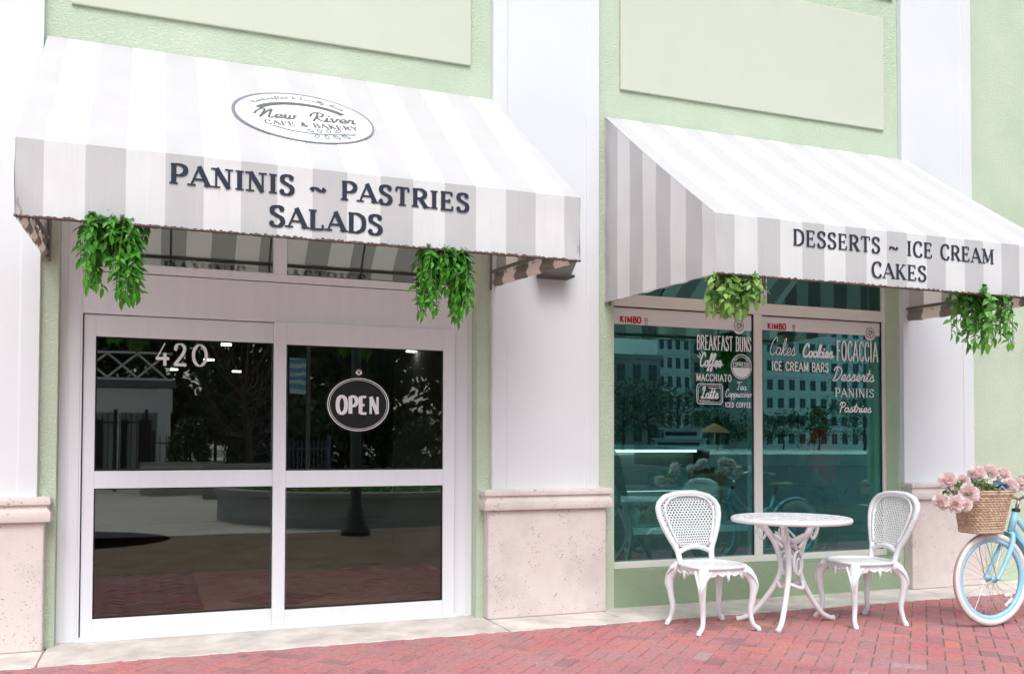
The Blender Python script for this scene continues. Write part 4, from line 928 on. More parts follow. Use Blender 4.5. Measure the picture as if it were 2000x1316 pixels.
HB, HTp = np.array([.182, 0, .665]), np.array([.236, 0, .815]); BBp = np.array([.66, 0, .28]); ST = np.array([.80, 0, .72])
fr.tube([HB, HTp], [.024, .024], 14)
fr.tube(spline([HB+np.array([.012, 0, .05]), (.40, 0, .44), BBp], 8), .020, 12)
fr.tube(spline([HTp+np.array([-.01, 0, -.05]), (.42, 0, .585), (.62, 0, .545), (.765, 0, .60)], 8), .017, 12)
fr.tube([BBp, ST], .017, 12)
for e in (-1, 1):
    fr.tube([BBp+np.array([.03, e*.03, 0]), (1.09, e*.055, .335)], .010, 8); fr.tube([ST+np.array([0, e*.015, -.03]), (1.09, e*.055, .335)], .009, 8)
fr.lathe([(.001, -.035), (.024, -.035), (.024, .035), (.001, .035)], tuple(BBp), 16, 'y')
fr.build('frame', M['bike'], bk, smooth=True)
fk = MB()
for e in (-1, 1):
    fk.tube(spline([(.176, e*.028, .648), (.150, e*.046, .58), (.085, e*.052, .46), (.03, e*.053, .375), (0, e*.053, .338)], 7), [.0165]*15+[.0135]*14, 12)
fk.tube([(.176, -.034, .648), (.176, .034, .648)], .017, 10)
fk.build('fork', M['bike'], bk, smooth=True)
st = MB()
st.tube([(-.095, -.032, .335+.34), (0.0, -.055, .338)], .0035, 6); st.tube([(-.095, .032, .335+.34), (0.0, .055, .338)], .0035, 6); st.build('fender_stay', M['spoke'], bk)
tube2 = MB(); tube2.tube([(-.135, .06, .60), (-.150, .062, .36)], .011, 8); tube2.build('basket_strut', M['bike'], bk, smooth=True) if False else None
hb = MB(); hb.tube([HTp, HTp+np.array([.03, 0, .085])], .013, 10)
for e in (-1, 1):
    hb.tube(spline([HTp+np.array([.03, 0, .08]), (.235, e*.09, .925), (.20, e*.20, .965), (.25, e*.29, .985), (.40, e*.315, .975)], 7), .011, 10)
hbo = hb.build('handlebar', M['spoke'], bk, smooth=True)
for e in (-1, 1): MB().tube([(.39, e*.314, .976), (.53, e*.325, .965)], .017, 10).build('grip', M['grip'], hbo, smooth=True)
hs_ = MB(); hs_.lathe([(.026, 0), (.029, .006), (.029, .018), (.024, .024), (.014, .026)], tuple(HTp+np.array([0, 0, -.01])), 16); hs_.build('headset', M['lamp_dark'], bk, smooth=True)
sa = MB(); sa.grid(lambda u, v: (.72+.27*u, (2*v-1)*(.03+.085*max(0, (u-.35)/.65)**.8)*(1-.25*max(0, u-.9)*10), .835+.02*math.sin(PI*v)+.015*u), 20, 10); sa.grid(lambda u, v: (.72+.27*(1-u), (2*v-1)*(.03+.085*max(0, ((1-u)-.35)/.65)**.8), .80+.005*v), 20, 10); sa.tube([ST, (.835, 0, .81)], .013, 8); sa.build('saddle', M['saddle'], bk, smooth=True)
cr = MB(); cr.lathe([(.001, -.044), (.09, -.044), (.092, -.041), (.09, -.038), (.001, -.038)], tuple(BBp), 36, 'y'); cr.tube([BBp+np.array([0, -.05, 0]), BBp+np.array([.11, -.06, -.12])], .009, 8); cr.tube([BBp+np.array([0, .05, 0]), BBp+np.array([-.11, .06, .12])], .009, 8)
cr.box(.72, .82, -.16, -.065, .145, .17).box(.50, .60, .065, .16, .385, .41); cr.build('crankset', M['spoke'], bk)
# wicker basket
BK0 = np.array([-.085, 0, 0])
def ring(a, hw, hd, n=4.0):
    c, s = math.cos(a), math.sin(a); r = (abs(c)**n+abs(s)**n)**(-1/n); return hw*r*c, hd*r*s
ws = MB(); rows = 15; zb_, zt_ = .690, .930
for j in range(rows):
    t = j/(rows-1); hw, hd = .130+.042*t, .10+.03*t; z = zb_+(zt_-zb_)*t
    P = []
    for k in range(168):
        a = 2*PI*k/168; x, y = ring(a, hw, hd); o = 1+.022*math.sin(a*34+(PI if j % 2 else 0)); P.append((BK0[0]+x*o+.015*t, y*o, z+.002*math.sin(a*34)))
    ws.tube(P, .0095, 6, True)
for k in range(34):
    a = 2*PI*(k+.25)/34; x0, y0 = ring(a, .130, .10); x1, y1 = ring(a, .172, .13); ws.tube([(BK0[0]+x0, y0, zb_-.01), (BK0[0]+x1+.015, y1, zt_+.01)], .005, 5)
for z, hw, hd, r, ox in ((zt_+.012, .176, .134, .012, .015), (zt_+.03, .178, .136, .009, .015), (zb_-.014, .130, .10, .011, 0)):
    ws.tube([(BK0[0]+ox+ring(2*PI*k/80, hw, hd)[0], ring(2*PI*k/80, hw, hd)[1], z) for k in range(80)], r, 8, True)
ws.grid(lambda u, v: (BK0[0]+(2*u-1)*.125, (2*v-1)*.095, zb_-.006), 8, 8)
ws.tube([(BK0[0]+.15, -.05, .93), (.245, -.04, .90)], .006, 6); ws.tube([(BK0[0]+.15, .05, .93), (.245, .04, .90)], .006, 6)
ws.build('basket', M['wicker'], bk, smooth=True)

# ------------------------------------------------------------------ flowers in the basket
M['petal'] = leafmat('pink_petal', (.93, .72, .70), (.95, .89, .88), .42); M['rleaf'] = leafmat('rose_leaf', (.02, .06, .015), (.14, .22, .04), .2)
M['ribbon'] = mat('navy_ribbon', (.05, .09, .20), .6, .3, var=.5, vscale=10)
fl_ = thing('peony_bouquet', 'loose bunch of pale pink peonies with a blue ribbon spilling from the wicker basket', 'flowers', (BX-.05, BY, .93))
def bloom(c, r, seed, face):
    rnd = random.Random(seed); mb = MB(); c = np.array(c); face = np.array(face, float); face /= np.linalg.norm(face)
    for k in range(64):
        t = (k+.5)/64; el = math.acos(1-1.75*t); az = k*2.39996+rnd.uniform(-.2, .2)
        b1_ = np.cross(face, [0, 0, 1.]) if abs(face[2]) < .95 else np.array([1., 0, 0]); b1_ /= np.linalg.norm(b1_); b2_ = np.cross(face, b1_)
        d = math.cos(el)*face+math.sin(el)*(math.cos(az)*b1_+math.sin(az)*b2_)
        base = c+d*r*(.35+.25*t); tip = d*.55+face*(.75-.5*t)+np.array([rnd.gauss(0, .15) for _ in range(3)])
        tip /= np.linalg.norm(tip); s = np.cross(tip, d); s /= np.linalg.norm(s)+1e-9; ln = r*rnd.uniform(.55, .85)*(.75+.3*t); wd = r*rnd.uniform(.30, .45)*(.7+.5*t)
        def q(u, v):
            ru = 1+.10*math.sin(v*9+k)*u
            return base+tip*ln*u*ru+s*wd*v*math.sin(PI*(.18+.62*u))*1.1+d*(r*.16*(u*u)-r*.10*v*v)
        mb.grid(lambda u, v: q(u, 2*v-1), 4, 4, tone=min(1, max(0, .25+.65*t*rnd.uniform(.6, 1.2)+rnd.gauss(0, .1))))
    return mb
OF = np.array([BX-.05, BY, .93])
blooms = [(1852, 939, .052, -1.62), (1838, 979, .046, -1.70), (1866, 983, .048, -1.75), (1892, 963, .056, -1.74), (1879, 941, .046, -1.58), (1908, 928, .058, -1.58), (1931, 922, .055, -1.50), (1957, 927, .054, -1.52), (1973, 948, .050, -1.62), (1988, 945, .048, -1.55), (2001, 942, .048, -1.48), (1884, 985, .040, -1.77)]
for i, (px, py, r, y) in enumerate(blooms):
    x, z = at(px, py, y); p = np.array([x, y, z])-OF
    f = (p-np.array([0, 0, -.25])); f = f/np.linalg.norm(f)+np.array([-.35, -.75, .1])
    bloom(p, r, 40+i, f).build('bloom', M['petal'], fl_, smooth=True, tones=True)
sp_, sm = MB(), MB(); rnd = random.Random(8)
for (px, py, r, y) in blooms:
    x, z = at(px, py, y); sm.tube(spline([tuple(np.array([x, y, z])-OF), tuple(np.array([(x+OF[0])/2+.01, (y+OF[1])/2, (z+.96)/2+.02])-OF), (rnd.gauss(0, .04), rnd.gauss(0, .03), -.15)], 5), .004, 5)
for (px, py, y, n, sp) in ((1927, 950, -1.66, 42, .05), (1908, 948, -1.68, 20, .03), (1853, 966, -1.66, 14, .03), (1872, 950, -1.68, 9, .015), (1940, 955, -1.6, 20, .04), (1895, 975, -1.6, 14, .05)):
    x, z = at(px, py, y)
    for k in range(n):
        p = np.array([x+rnd.gauss(0, sp), y+rnd.gauss(0, .02), z+rnd.gauss(0, sp*.5)])-OF
        leaf(sp_, p, np.array([rnd.gauss(0, 1), rnd.gauss(-.3, .6), rnd.gauss(.1, .6)]), np.array([rnd.gauss(0, .5), -1, .6]), rnd.uniform(.035, .06), rnd.uniform(.018, .028), rnd.random())
sp_.build('foliage', M['rleaf'], fl_, tones=True); sm.build('stems', M['stem'], fl_)
rbn = MB(); x, z = at(1950, 950, -1.64); p0 = np.array([x, -1.66, z])-OF
for (dx, dz, l, a) in ((-.02, .0, .05, 2.0), (.02, .0, .05, .6), (0, -.01, .06, -1.2), (.012, -.01, .06, -1.9)):
    rbn.grid(lambda u, v: (p0[0]+dx+l*u*math.cos(a)+(v-.5)*.035*math.sin(a), p0[1]-.02*math.sin(PI*u*1.3)-.012*v, p0[2]+dz+l*u*math.sin(a)-(v-.5)*.035*math.cos(a)), 8, 4)
rbn.build('ribbon', M['ribbon'], fl_, smooth=True)

# ================================================================== inside the shop, behind the glass
M['case_black'] = mat('black_case_side', (.012, .013, .014), .3, .5); M['case_white'] = mat('white_case_shelf', (.55, .58, .58), .4); M['case_glass'] = glass('case_glass', .06, (.85, .92, .92))
M['case_lit'] = emit('lit_case_strip', (1, .98, .95), 1.0); M['cup'] = mat('paper_cup', (.75, .76, .75), .6); M['tub'] = mat('ice_cream_tub', (.45, .30, .22), .6, var=.6, vscale=8)
cx0, cx1 = AX(1203, 1000, .75), AX(1452, 1000, .75); cw = cx1-cx0
dc = thing('display_case', 'glass fronted ice cream display case with black curved ends behind the shop window', 'display case', (cx0, .55, .005))
def case_side(x):
    prof = [(0.02, .0), (.0, .45), (.10, .80), (.26, 1.16), (.42, 1.27), (.95, 1.27), (.95, 0)]
    mb = MB(); n = len(prof); th = .07
    vs = [(x, y, z) for y, z in prof]+[(x+th, y, z) for y, z in prof]
    mb.add(vs, [tuple(range(n)), tuple(range(2*n-1, n-1, -1))]+[(i, n+i, n+(i+1) % n, (i+1) % n) for i in range(n)]); return mb
case_side(0).build('end_panel', M['case_black'], dc); case_side(cw-.07).build('end_panel', M['case_black'], dc)
MB().box(.071, cw-.071, .03, .95, 0, .50).build('case_body', M['case_black'], dc)
MB().box(.071, cw-.071, .02, .10, .501, .56).build('case_sill', M['case_white'], dc)
MB().box(.071, cw-.071, .42, .95, 1.235, 1.275).build('case_top', M['case_white'], dc)
MB().box(.09, cw-.09, .40, .418, 1.236, 1.268).build('top_edge', M['case_white'], dc)
MB().box(.075, cw-.075, .30, .90, .86, .885).build('shelf', M['case_white'], dc)
MB().box(.12, cw-.12, .80, .84, 1.200, 1.225).build('case_lamp', M['case_lit'], dc); MB().box(.12, cw-.12, .80, .84, .825, .85).build('case_lamp', M['case_lit'], dc)
MB().box(.075, cw-.075, .12, .90, .561, .575).build('shelf', M['case_white'], dc)
MB().quad((.072, .03, .55), (cw-.072, .03, .55), (cw-.072, .27, 1.16), (.072, .27, 1.16)).build('case_glass', M['case_glass'], dc)
MB().box(.075, cw-.075, .93, .945, .58, 1.23).build('case_back', M['in_wall'], dc)
for k, (x, y, z, r, h) in enumerate([(.22, .30, .577, .075, .22), (cw-.26, .32, .577, .075, .22), (cw*.42, .5, .887, .06, .13), (cw*.62, .45, .887, .06, .16)]):
    c = MB(); c.lathe([(.001, 0), (r*.72, 0), (r, h), (r*1.04, h), (r*1.04, h+.008), (r*.93, h+.008), (r*.68, .01), (.001, .01)], n=24)
    o = c.build('paper_cup', M['cup'], None, smooth=True); o.location = (cx0+x, .55+y, .005+z)
    tag(o, ['white paper cup at the left end of the display case floor', 'white paper cup at the right end of the display case floor', 'short white paper cup on the upper shelf, nearer the case middle', 'taller white paper cup on the upper shelf of the display case'][k], 'cup', 'paper cups in the display case')
for k in range(5):
    c = MB().box(-.12, .12, -.16, .16, 0, .09); c.grid(lambda u, v: (-.115+.23*u, -.155+.31*v, .092+.05*math.sin(PI*u)*math.sin(PI*v)+.008*math.sin(u*17+k)*math.sin(v*13)), 12, 12)
    o = c.build('ice_cream_tub', M['tub'], None); o.location = (cx0+.48+k*.27, 1.05, .585)
    tag(o, ['ice cream tub at the left of the row in the case', 'ice cream tub second from the left in the case', 'ice cream tub in the middle of the row in the case', 'ice cream tub second from the right in the case', 'ice cream tub at the right of the row in the case'][k], 'tub', 'ice cream tubs in the display case')
M['lamp_on'] = emit('lit_ceiling_lamp', (1, .98, .95), 4)
for k, (px, py, L_, lab) in enumerate([(340, 720, .10, 'small lit ceiling lamp just under the numeral 2 of 420'), (408, 701, .12, 'small lit ceiling lamp touching the numeral 0 of 420'), (462, 724, .12, 'small lit ceiling lamp right of and below 420'), (442, 671, .10, 'small lit ceiling lamp near the top edge of the left door'), (803, 684, .10, 'small lit ceiling lamp at the top right of the right door')]):
    zl_ = 2.32; d = RGT*((px-1000)/F_PX)-UPV*((py-CY)/F_PX)+FWD; t_ = (zl_-CAM[2])/d[2]; p = CAM+t_*d
    o = MB().box(-L_/2, L_/2, -.03, .03, -.02, 0).build('lamp_panel', M['lamp_on']); o.location = (float(p[0]), float(p[1]), zl_)
    tl = thing('ceiling_lamp', lab, 'ceiling lamp', o.location, 0, 'ceiling lamps inside the cafe'); o.parent = tl; o.location = (0, 0, 0)
    MB().tube([(0, 0, 0), (0, 0, 3.2-zl_)], .01, 6).build('rod', M['lamp_dark'], tl)
# sitting/standing customer inside, seen from behind
M['skin'] = mat('skin', (.35, .20, .14), .6); M['hair'] = mat('dark_hair', (.015, .012, .01), .5); M['redshirt'] = mat('red_shirt', (.80, .02, .02), .75, .2); M['trousers'] = mat('dark_trousers', (.02, .022, .03), .8)
def skinned(name, joints, edges, m, parent, lv=2):
    me = bpy.data.meshes.new(name); me.from_pydata([j[0] for j in joints], edges, []); me.update(); me.materials.append(m)
    o = bpy.data.objects.new(name, me); COL.objects.link(o); o.parent = parent
    s = o.modifiers.new('skin', 'SKIN'); 
    if not me.skin_vertices: 
        bpy.context.view_layer.objects.active = o
    for i, j in enumerate(joints):
        sv = me.skin_vertices[0].data[i]; r = j[1]; sv.radius = r if isinstance(r, tuple) else (r, r); sv.use_root = (i == 0)
    s.use_smooth_shade = True
    sb = o.modifiers.new('sub', 'SUBSURF'); sb.levels = lv; sb.render_levels = lv
    return o
px_, pz_ = at(1607, 880, 1.0)
pe = thing('person', 'person in a red shirt with dark hair standing inside with their back to the window', 'person', (px_, 1.0, .005), 0)
J = [((0, 0, .90), (.15, .105)), ((0, 0, 1.10), (.135, .095)), ((0, .0, 1.30), (.16, .10)), ((0, .01, 1.42), (.075, .065)), ((0, .03, 1.47), (.052, .055)), ((0, .035, 1.55), (.07, .085)), ((0, .04, 1.63), (.065, .08)),
     ((.16, 0, 1.37), .055), ((.23, .02, 1.14), .043), ((.20, .20, 1.02), .034), ((.19, .29, 1.03), (.038, .018)), ((-.16, 0, 1.37), .055), ((-.23, .02, 1.14), .043), ((-.20, .20, 1.02), .034), ((-.19, .29, 1.03), (.038, .018)),
     ((.09, 0, .82), .088), ((.10, .02, .47), .058), ((.10, 0, .09), .042), ((.10, .14, .03), (.042, .028)), ((-.09, 0, .82), .088), ((-.10, .02, .47), .058), ((-.10, 0, .09), .042), ((-.10, .14, .03), (.042, .028))]
E_ = [(0, 1), (1, 2), (2, 3), (3, 4), (4, 5), (5, 6), (2, 7), (7, 8), (8, 9), (9, 10), (2, 11), (11, 12), (12, 13), (13, 14), (0, 15), (15, 16), (16, 17), (17, 18), (0, 19), (19, 20), (20, 21), (21, 22)]
skinned('body', J, E_, M['skin'], pe)
T_ = [((0, 0, .84), (.185, .135)), ((0, 0, 1.10), (.165, .12)), ((0, 0, 1.30), (.20, .13)), ((0, .005, 1.415), (.10, .085)), ((.17, 0, 1.38), .075), ((.235, .015, 1.20), .066), ((-.17, 0, 1.38), .075), ((-.235, .015, 1.20), .066)]
skinned('shirt', T_, [(0, 1), (1, 2), (2, 3), (2, 4), (4, 5), (2, 6), (6, 7)], M['redshirt'], pe)
U_ = [((0, 0, .88), (.165, .12)), ((.095, 0, .80), .105), ((.10, .02, .47), .075), ((.10, 0, .10), .062), ((-.095, 0, .80), .105), ((-.10, .02, .47), .075), ((-.10, 0, .10), .062)]
skinned('trousers', U_, [(0, 1), (1, 2), (2, 3), (0, 4), (4, 5), (5, 6)], M['trousers'], pe)
skinned('hair', [((0, .01, 1.50), (.078, .07)), ((0, .02, 1.60), (.088, .095)), ((0, .03, 1.68), (.07, .085))], [(0, 1), (1, 2)], M['hair'], pe)
M['yellow'] = mat('yellow_card', (.42, .30, .03), .6); M['grey_post'] = mat('grey_display_post', (.10, .12, .14), .6)
yx, yz = at(1611, 762, 2.9)
ys_ = thing('menu_stand', 'menu stand with a yellow round board above a yellow panel, inside the shop', 'menu stand', (yx, 2.9, .005))
MB().box(-.03, .03, 0, .05, 0, yz+.35).build('post', M['grey_post'], ys_); 
o_ = MB(); oval(o_, .165, .21, -.012, -.001, 40); ob = o_.build('round_board', M['yellow'], ys_); ob.location = (0, 0, yz)
MB().box(-.24, .16, -.012, -.001, yz-.68, yz-.27).build('panel', M['yellow'], ys_)
mt = tag(MB().box(-.95, .39, 1.05, 3.2, .0045, .016).build('door_mat', mat('dark_mat', (.035, .03, .03), .95, .1, var=.5, vscale=25)), 'dark rectangular mat on the tiled floor inside the glass doors', 'mat')

# ================================================================== what stands across the street (seen as reflections)
MIR = 2*YG
def RF(px, py, d):           # a point that shows at this pixel by reflection, d metres beyond the glass
    x, z = at(px, py, d); return x, MIR-d, z
M['bark'] = mat('bark', (.09, .065, .05), .9, var=.4, vscale=8); M['crown'] = leafmat('tree_leaf', (.012, .035, .010), (.05, .12, .03), .2); M['iron'] = mat('black_iron', (.012, .012, .013), .5)
M['ext_white'] = mat('white_boards', (.78, .78, .76), .6); M['tile'] = mat('red_tile_block', (.36, .16, .11), .7, var=.5, vscale=3, col2=(.45, .36, .27)); M['roofgrey'] = mat('grey_roof', (.16, .17, .18), .7)
def tree(label, x, y, h, cr, seed, n=5200, bare=False, name='shade_tree', lo=.30, ls=.36):
    rnd = random.Random(seed); t = thing(name, label, 'tree', (x, y, -.012), 0, 'trees across the plaza')
    tk = MB(); tk.tube(spline([(0, 0, 0), (.1, .05, h*.2), (-.05, 0, h*.45), (.05, .05, h*.8)], 5), list(np.linspace(.028*h, .006*h, 16)), 8)
    tips = []
    for k in range(16 if not bare else 40):
        a = rnd.uniform(0, 2*PI); z0 = h*rnd.uniform(.12 if bare else .25, .6); r = cr*rnd.uniform(.5, .95); z1 = min(h, z0+h*rnd.uniform(.1, .45))
        tip = (r*math.cos(a), r*math.sin(a), z1); tips.append(tip)
        tk.tube(spline([(0, 0, z0), (tip[0]*.5+rnd.gauss(0, .1), tip[1]*.5, z0+(z1-z0)*.35), tip], 4), list(np.linspace(.010*h if not bare else .004*h, .002*h, 9)), 5)
    tk.build('trunk', M['bark'], t)
    if not bare:
        lf = MB(); cl = [(rnd.gauss(0, .42)*cr, rnd.gauss(0, .42)*cr, h*(lo+(1-lo)*rnd.random()**.8), cr*rnd.uniform(.18, .36)) for _ in range(40)]
        per = n//40
        for (cx, cy, cz, r) in cl:
            tn = rnd.gauss(.45, .22)
            for _ in range(per):
                d = np.array([rnd.gauss(0, 1) for _ in range(3)]); d *= r*(.55+.5*rnd.random())/np.linalg.norm(d); d[2] *= .7
                leaf(lf, np.array([cx, cy, cz])+d, np.array([rnd.gauss(0, 1) for _ in range(3)]), np.array([rnd.gauss(0, .5), rnd.gauss(0, .5), 1]), ls*rnd.uniform(.7, 1.3), ls*.55, min(1, max(0, tn+rnd.gauss(0, .15))))
        lf.build('crown', M['crown'], t, tones=True)
    return t
tree('broad dark tree beyond the white pavilion', -6.0, -35, 11, 6.0, 1, 6400)
tree('tall dark tree standing behind the hedge', 3.2, -34, 12, 6.0, 2, 6400)
tree('dark spreading tree behind the blue banner', 8.2, -33, 11, 5.2, 3, 6000, lo=.12)
tree('low dark tree between the pavilion and the bare shrub', 4.5, -27, 7, 3.4, 4, 4200, lo=.15)
tree('big dark tree near the lamp post and river railing', 4.4, -41, 13, 7.5, 5, 6000, lo=.1, ls=.75)
for k, (x, y) in enumerate([(-13, -44), (-3.5, -46), (12, -44), (-9, -38), (17, -41)]):
    tree(['tall tree furthest to the left in the door reflection', 'tall background tree between the pavilion and the hedge', 'tall background tree behind the banner pole', 'tall background tree behind the pavilion roof', 'tall background tree behind the yellow green bush'][k], x, y, 13, 7.5, 70+k, 5000, lo=.05, ls=.75)
tree('leafless pale shrub with upright twigs by the left door reflection', RF(480, 860, 20)[0], RF(480, 860, 20)[1], 5.2, 2.2, 6, bare=True, name='bare_shrub')
for (a, b_, d, lab, sd_) in ((320, 418, 19, 'rounded green hedge bush behind the iron fence', 21), (440, 535, 24, 'dark green low bush beside the bench wall', 22), (560, 640, 26, 'loose dark bush behind the blue panel fence', 23), (760, 870, 22, 'yellow green bush right of the OPEN sign', 24)):
    x0, y0, z0 = RF(a, 890, d); x1, _, z1 = RF(b_, 815, d); rnd = random.Random(sd_); lf = MB(); w2 = (x1-x0)/2
    for _ in range(1500):
        u = np.array([rnd.gauss(0, 1) for _ in range(3)]); u /= np.linalg.norm(u); u[2] = abs(u[2]); rr = rnd.uniform(.75, 1.05)
        leaf(lf, np.array([u[0]*w2*rr, u[1]*w2*.7*rr, u[2]*max(z1, 1.2)*rr]), np.array([rnd.gauss(0, 1) for _ in range(3)]), np.array([0, rnd.gauss(0, .4), 1.]), .17, .10, min(1, max(0, rnd.gauss(.6, .25))))
    bsh = thing('garden_bush', lab, 'bush', ((x0+x1)/2, y0, -.012)); lf.build('foliage', M['crown'], bsh, tones=True)
    MB().tube([(0, 0, 0), (0, 0, .8)], .04, 6).build('stem', M['bark'], bsh)
# white pavilion
x0, y0, _ = RF(150, 890, 25); x1 = RF(322, 890, 25)[0]; pv = thing('pavilion', 'white porch pavilion with square posts and an X braced roof rail', 'pavilion', (x0, y0, -.012))
pw = x1-x0; zt_ = RF(250, 757, 25)[2]
m_ = MB()
for x in (.0, .45*pw, .98*pw): m_.box(x-.10, x+.10, -.1, .1, 0, zt_)
m_.box(.98*pw-.19, .98*pw+.19, -.19, .19, .3, zt_+.3)
m_.build('post', M['ext_white'], pv)
bm_ = MB(); n = 20
bm_.grid(lambda u, v: (pw*(.02+.94*u), .12, zt_-.75+.35*math.sin(PI*u)+(.75-.35*math.sin(PI*u))*v), n, 1); bm_.box(-.3, pw+.3, -3.2, .25, zt_, zt_+.22); bm_.build('roof', M['roofgrey'], pv)
m_ = MB()
m_.box(-.3, pw+.2, .16, .24, zt_+.225, zt_+.30); m_.box(-.3, pw+.2, .16, .24, zt_+1.05, zt_+1.12)
for k in range(3):
    a = k*pw/3; m_.tube([(a, .2, zt_+.3), (a+pw/3, .2, zt_+1.05)], .035, 5); m_.tube([(a, .2, zt_+1.05), (a+pw/3, .2, zt_+.3)], .035, 5)
m_.build('roof_rail', M['ext_white'], pv)
MB().box(-.3, pw+.2, .10, .16, zt_-.75, zt_-.02).build('fascia', M['ext_white'], pv)
m_ = MB(); m_.box(0, pw, -3.1, -3.0, 0, zt_); m_.build('rear_wall', M['ext_white'], pv); 
m_ = MB()
for k in range(3): m_.box(.2+k*pw*.3, .2+k*pw*.3+pw*.16, -2.99, -2.96, .4, zt_-.9)
m_.build('window', M['case_black'], pv)
# fences
def iron_fence(label, pa, pb, d, ztop, step, m, name='iron_fence'):
    xa, ya, _ = RF(pa, 880, d); xb, _, _ = RF(pb, 880, d); f = thing(name, label, 'fence', (xa, ya, -.012)); w2 = xb-xa
    r = MB(); r.box(0, w2, -.02, .02, .2, .24); r.box(0, w2, -.02, .02, ztop-.24, ztop-.2); r.build('rail', m, f)
    b = MB(); x = 0
    while x < w2: b.box(x-.012, x+.012, -.012, .012, .05, ztop); x += step
    b.build('bars', m, f); p = MB()
    for x in (0, w2/2, w2): p.box(x-.04, x+.04, -.04, .04, 0, ztop+.12)
    p.build('post', m, f)
iron_fence('black iron bar fence in front of the white pavilion', 165, 285, 20, 2.05, .14, M['iron'])
iron_fence('dark picket fence behind the hedge bush', 300, 420, 21, 1.5, .16, M['iron'])
M['bluegrey'] = mat('blue_grey_panel', (.10, .11, .17), .6)
iron_fence('blue grey slatted panel fence below the banner', 556, 641, 17, 1.35, .10, M['bluegrey'], 'panel_fence')
# banner on its pole
x, y, z = RF(600, 880, 15); bp_ = thing('banner_pole', 'tall slim pole carrying a blue wave banner', 'pole', (x, y, -.012)); MB().tube([(0, 0, 0), (0, 0, 4.2)], [.05, .035], 10).build('pole', M['steel'], bp_)
def banner_mat():
    m, nt, b = newmat('wave_banner_print'); wv = N(nt, 'ShaderNodeTexWave', Scale=1.6, Distortion=3.5, Detail=1.5); wv.bands_direction = 'Z'; L(nt, coords(nt), wv.inputs['Vector'])
    r = ramp(nt, [(.3, (.10, .42, .60)), (.5, (.30, .62, .76)), (.7, (.70, .80, .82))]); L(nt, wv.outputs['Fac'], r.inputs[0]); L(nt, r.outputs[0], b.inputs['Base Color']); return m
MB().box(-.42, -.06, -.006, .006, 2.4, 3.2).build('banner', banner_mat(), bp_)
# lamp post
lp = thing('lamp_post', 'dark green cast iron lamp post with a flared base, mirrored behind the OPEN sign', 'lamp post', (RF(690, 1040, 6.7)[0], MIR-6.7, -.012))
MB().lathe([(.001, 0), (.20, 0), (.20, .08), (.15, .14), (.13, .30), (.10, .36), (.075, .45), (.07, 3.0), (.055, 3.9), (.09, 3.95), (.10, 4.05), (.001, 4.06)], n=24).build('post', mat('lamp_post_green', (.03, .055, .05), .45, .5), lp, smooth=True)
MB().lathe([(.10, 4.06), (.20, 4.2), (.21, 4.45), (.12, 4.62), (.001, 4.68)], n=20).build('lantern', M['lamp_face'], lp, smooth=True)
# round planter, walls, lawn
M['planter'] = mat('grey_render', (.36, .38, .37), .8, .2, var=.2, vscale=2)
pcx, pcy = 3.5, MIR-10.1; pl = thing('round_planter', 'low round grey planter wall with ground cover inside', 'planter', (pcx, pcy, -.012))
MB().lathe([(2.45, 0), (2.45, .44), (2.52, .45), (2.52, .53), (2.20, .53), (2.20, .40), (.001, .40)], n=72).build('planter_wall', M['planter'], pl, auto=40)
lf = MB(); rnd = random.Random(31)
for _ in range(2600):
    a, r = rnd.uniform(0, 2*PI), 2.15*math.sqrt(rnd.random()); leaf(lf, (r*math.cos(a), r*math.sin(a), .42+.10*rnd.random()), np.array([rnd.gauss(0, 1), rnd.gauss(0, 1), .8]), np.array([0, 0, 1.]), .14, .06, rnd.random())
lf.build('ground_cover', M['leaf_a'], pl, tones=True)
wlw = thing('garden_wall', 'low tan garden wall with a dark coping below the hedge', 'wall', (RF(275, 890, 18)[0], MIR-18, -.012)); ww = RF(420, 890, 18)[0]-RF(275, 890, 18)[0]
MB().box(0, ww, 0, .25, 0, .72).build('wall_body', M['plaza'], wlw); MB().box(-.03, ww+.03, -.04, .29, .721, .80).build('coping', M['planter'], wlw)
tw_ = thing('tiled_wall', 'low wall of tan and red square tiles', 'wall', (RF(395, 890, 16)[0], MIR-16, -.012)); ww = RF(535, 890, 16)[0]-RF(395, 890, 16)[0]
M['tiles'] = M['tile']; m_ = MB()
for i in range(int(ww/.22)):
    for j in range(4): m_.box(i*.22+.004, i*.22+.216, -.02, -.0005, j*.20+.004, j*.20+.196)
m_.build('tiles', M['tile'], tw_); MB().box(0, ww, 0, .25, 0, .80).build('wall_body', M['planter'], tw_)
ground_sheet('lawn', -20, 7.2, MIR-60, MIR-24, .01, M['lawn']); 
mb = MB(); n = 48; c = on_ground(183, 1060); vs = [(-1.3+1.55*math.cos(2*PI*k/n), MIR-7.0+1.3*math.sin(2*PI*k/n), -.006) for k in range(n)]; mb.add(vs, [tuple(range(n))]); tag(mb.build('path_inset', M['asphalt']), kind='structure')
mb = MB(); mb.box(-8, 7.4, MIR-5.2, MIR-4.6, -.02, -.005) if False else None
